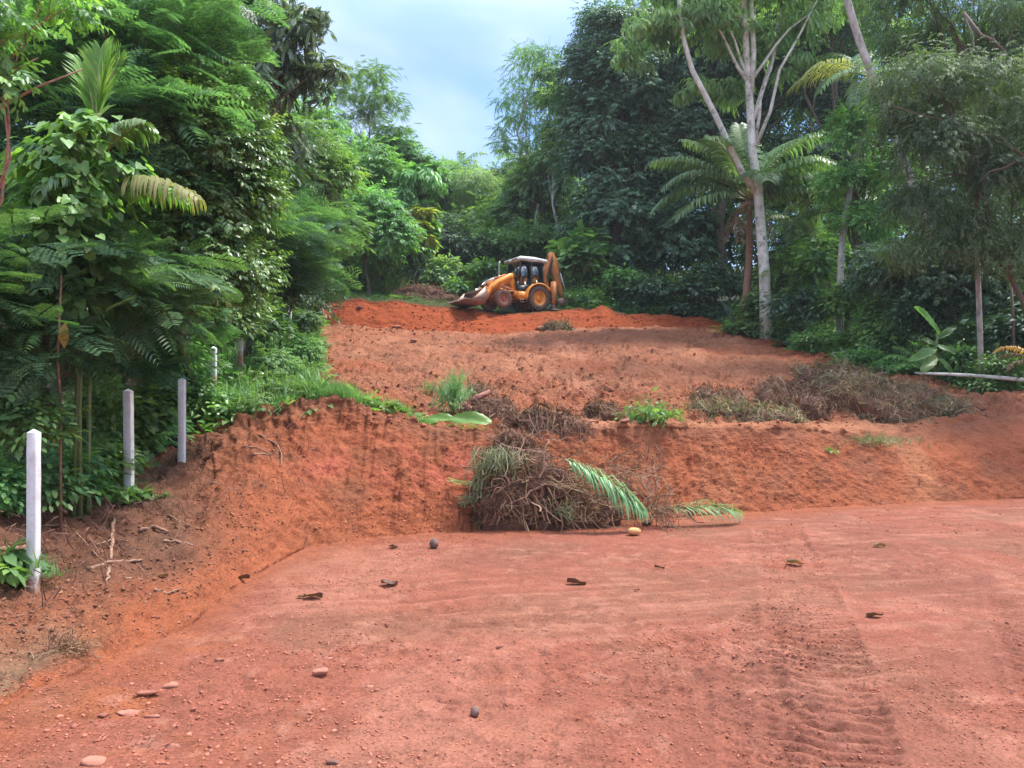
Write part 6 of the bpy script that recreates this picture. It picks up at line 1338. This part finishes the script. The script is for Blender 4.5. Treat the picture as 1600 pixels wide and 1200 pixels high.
dry('dry leaf right of the left bank, nearer to the middle', 606, 917, 26, 2, az=.2)
dry('wide dark dry leaf on the floor below the left bank', 487, 935, 30, 3, az=-.1)
dry('rust-coloured dry leaf at the foot of the left bank', 376, 908, 26, 4, 'brownleaf', .3)
dry('pale dry leaf on the right of the floor near the bank', 1372, 855, 20, 5, 'drygrass')
dry('brown dry leaf left of the pale one on the right floor', 1240, 885, 26, 6, 'drygrass')
dry('curled brown leaf beside the wheel tracks at the right', 1365, 965, 26, 7)
dry('tiny dark leaf between the middle and the wheel tracks', 1028, 889, 16, 8)
dry('small dark curl right of the leaf in the middle of the floor', 994, 924, 9, 9)
dry('grey-brown leaf at the rim of the left bank', 252, 904, 18, 10, 'drygrass')
dry('small pale leaf left of the wide dark dry leaf', 468, 935, 12, 11, 'drygrass')
dry('small dark leaf near the coconut', 614, 857, 14, 12)
# gravel and crumbs of soil
bs = []
for s in range(5):
    V, F_ = rock_mesh(200+s, (1, .8, .62), .3, 1); bs.append((V, F_))
T.update({'st%d' % i: b for i, b in enumerate(bs)})
def gravel(name, P, smin, smax, mat, seed, kill=1):
    r = np.random.default_rng(seed); Vs = []; Fs = []; nn = 0; w = r.integers(0, 5, len(P))
    for q in range(5):
        p = P[w == q]; n_ = len(p); s = smin*(smax/smin)**(r.uniform(0, 1, n_)**2.2); Vv, Ff = stampT(T['st%d' % q], p, np.c_[r.normal(size=(n_, 2)), r.normal(size=n_)*.3], np.c_[r.normal(size=(n_, 2))*.4, np.ones(n_)], s); Vs.append(Vv); Fs.append(Ff+nn); nn += len(Vv)
    o = link(name, mesh_arrays(name, np.vstack(Vs), np.vstack(Fs), M[mat], False)); tag(o, kind='stuff'); return o
r = np.random.default_rng(41)
M['gravel'] = plain('red_gravel', (.42, .155, .10), .95, c2=(.31, .11, .07), scale=3, isl=.3, bump=.5, spec=.1)
M['clods'] = plain('soil_clods', (.36, .13, .07), .95, c2=(.28, .095, .052), scale=2, isl=.25, bump=.6, spec=.1)
M['clodsred'] = plain('fresh_soil_clods', (.31, .075, .03), .95, c2=(.25, .06, .028), scale=2, isl=.25, bump=.6, spec=.1)
def dens_pts(n, umin, umax, vmin, vmax, seed, thr=-.1, sc=.9, off=.003, zmin=-9):
    r = np.random.default_rng(seed); out = []
    while len(out) < n:
        m_ = n*3; u_ = r.uniform(umin, umax, m_); v_ = r.uniform(vmin, vmax, m_); 
        pp_ = np.array([hit(a_, b_) for a_, b_ in zip(u_, v_)]); q = fbm(pp_[:, 0]*sc, pp_[:, 1]*sc, 0, 3, seed)+r.uniform(-.35, .35, m_); out += list(pp_[(q > thr) & (pp_[:, 2] > zmin)])
    P = np.array(out[:n]); P[:, 2] += off; return P
gravel('gravel', dens_pts(8000, -40, 1640, 840, 1230, 51, .05), .008, .045, 'gravel', 52)
gravel('gravel', dens_pts(3500, 300, 1500, 850, 1050, 151, .25, .7), .01, .05, 'gravel', 152)
gravel('gravel', dens_pts(1500, 60, 620, 960, 1225, 53, .0), .012, .075, 'gravel', 54)
gravel('soil_clods', dens_pts(3800, 300, 1640, 690, 835, 55, -.05), .02, .10, 'clods', 56)
gravel('soil_clods', dens_pts(900, 520, 760, 790, 850, 57, -.2), .015, .07, 'clods', 58)
M['humus'] = plain('dark_clods', (.26, .12, .07), .95, c2=(.17, .08, .05), scale=2, isl=.25, bump=.6, spec=.1)
gravel('soil_clods', dens_pts(1500, -20, 420, 800, 1080, 59, -.1, .9, .003, .12), .015, .09, 'humus', 60)
gravel('soil_clods', dens_pts(2500, 505, 1480, 520, 668, 61, -.1, .6), .03, .20, 'clods', 62)
gravel('fresh_clods', dens_pts(1300, 510, 1100, 474, 520, 63, -.1, .6), .05, .28, 'clodsred', 64)

# ------------------------------------------------------------------ haze: closed box of thin even air round the scene
m = bpy.data.materials.new('haze'); m.use_nodes = True; N = m.node_tree.nodes; N.clear()
v_ = N.new('ShaderNodeVolumePrincipled'); v_.inputs['Color'].default_value = (.93, .97, 1, 1); v_.inputs['Density'].default_value = .0004; v_.inputs['Anisotropy'].default_value = .2
o_ = N.new('ShaderNodeOutputMaterial'); m.node_tree.links.new(v_.outputs[0], o_.inputs['Volume'])
hb = MB(); hb.box((0, 75, 18), (1200, 410, 44)); hz = hb.build('haze', m); tag(hz, kind='stuff')
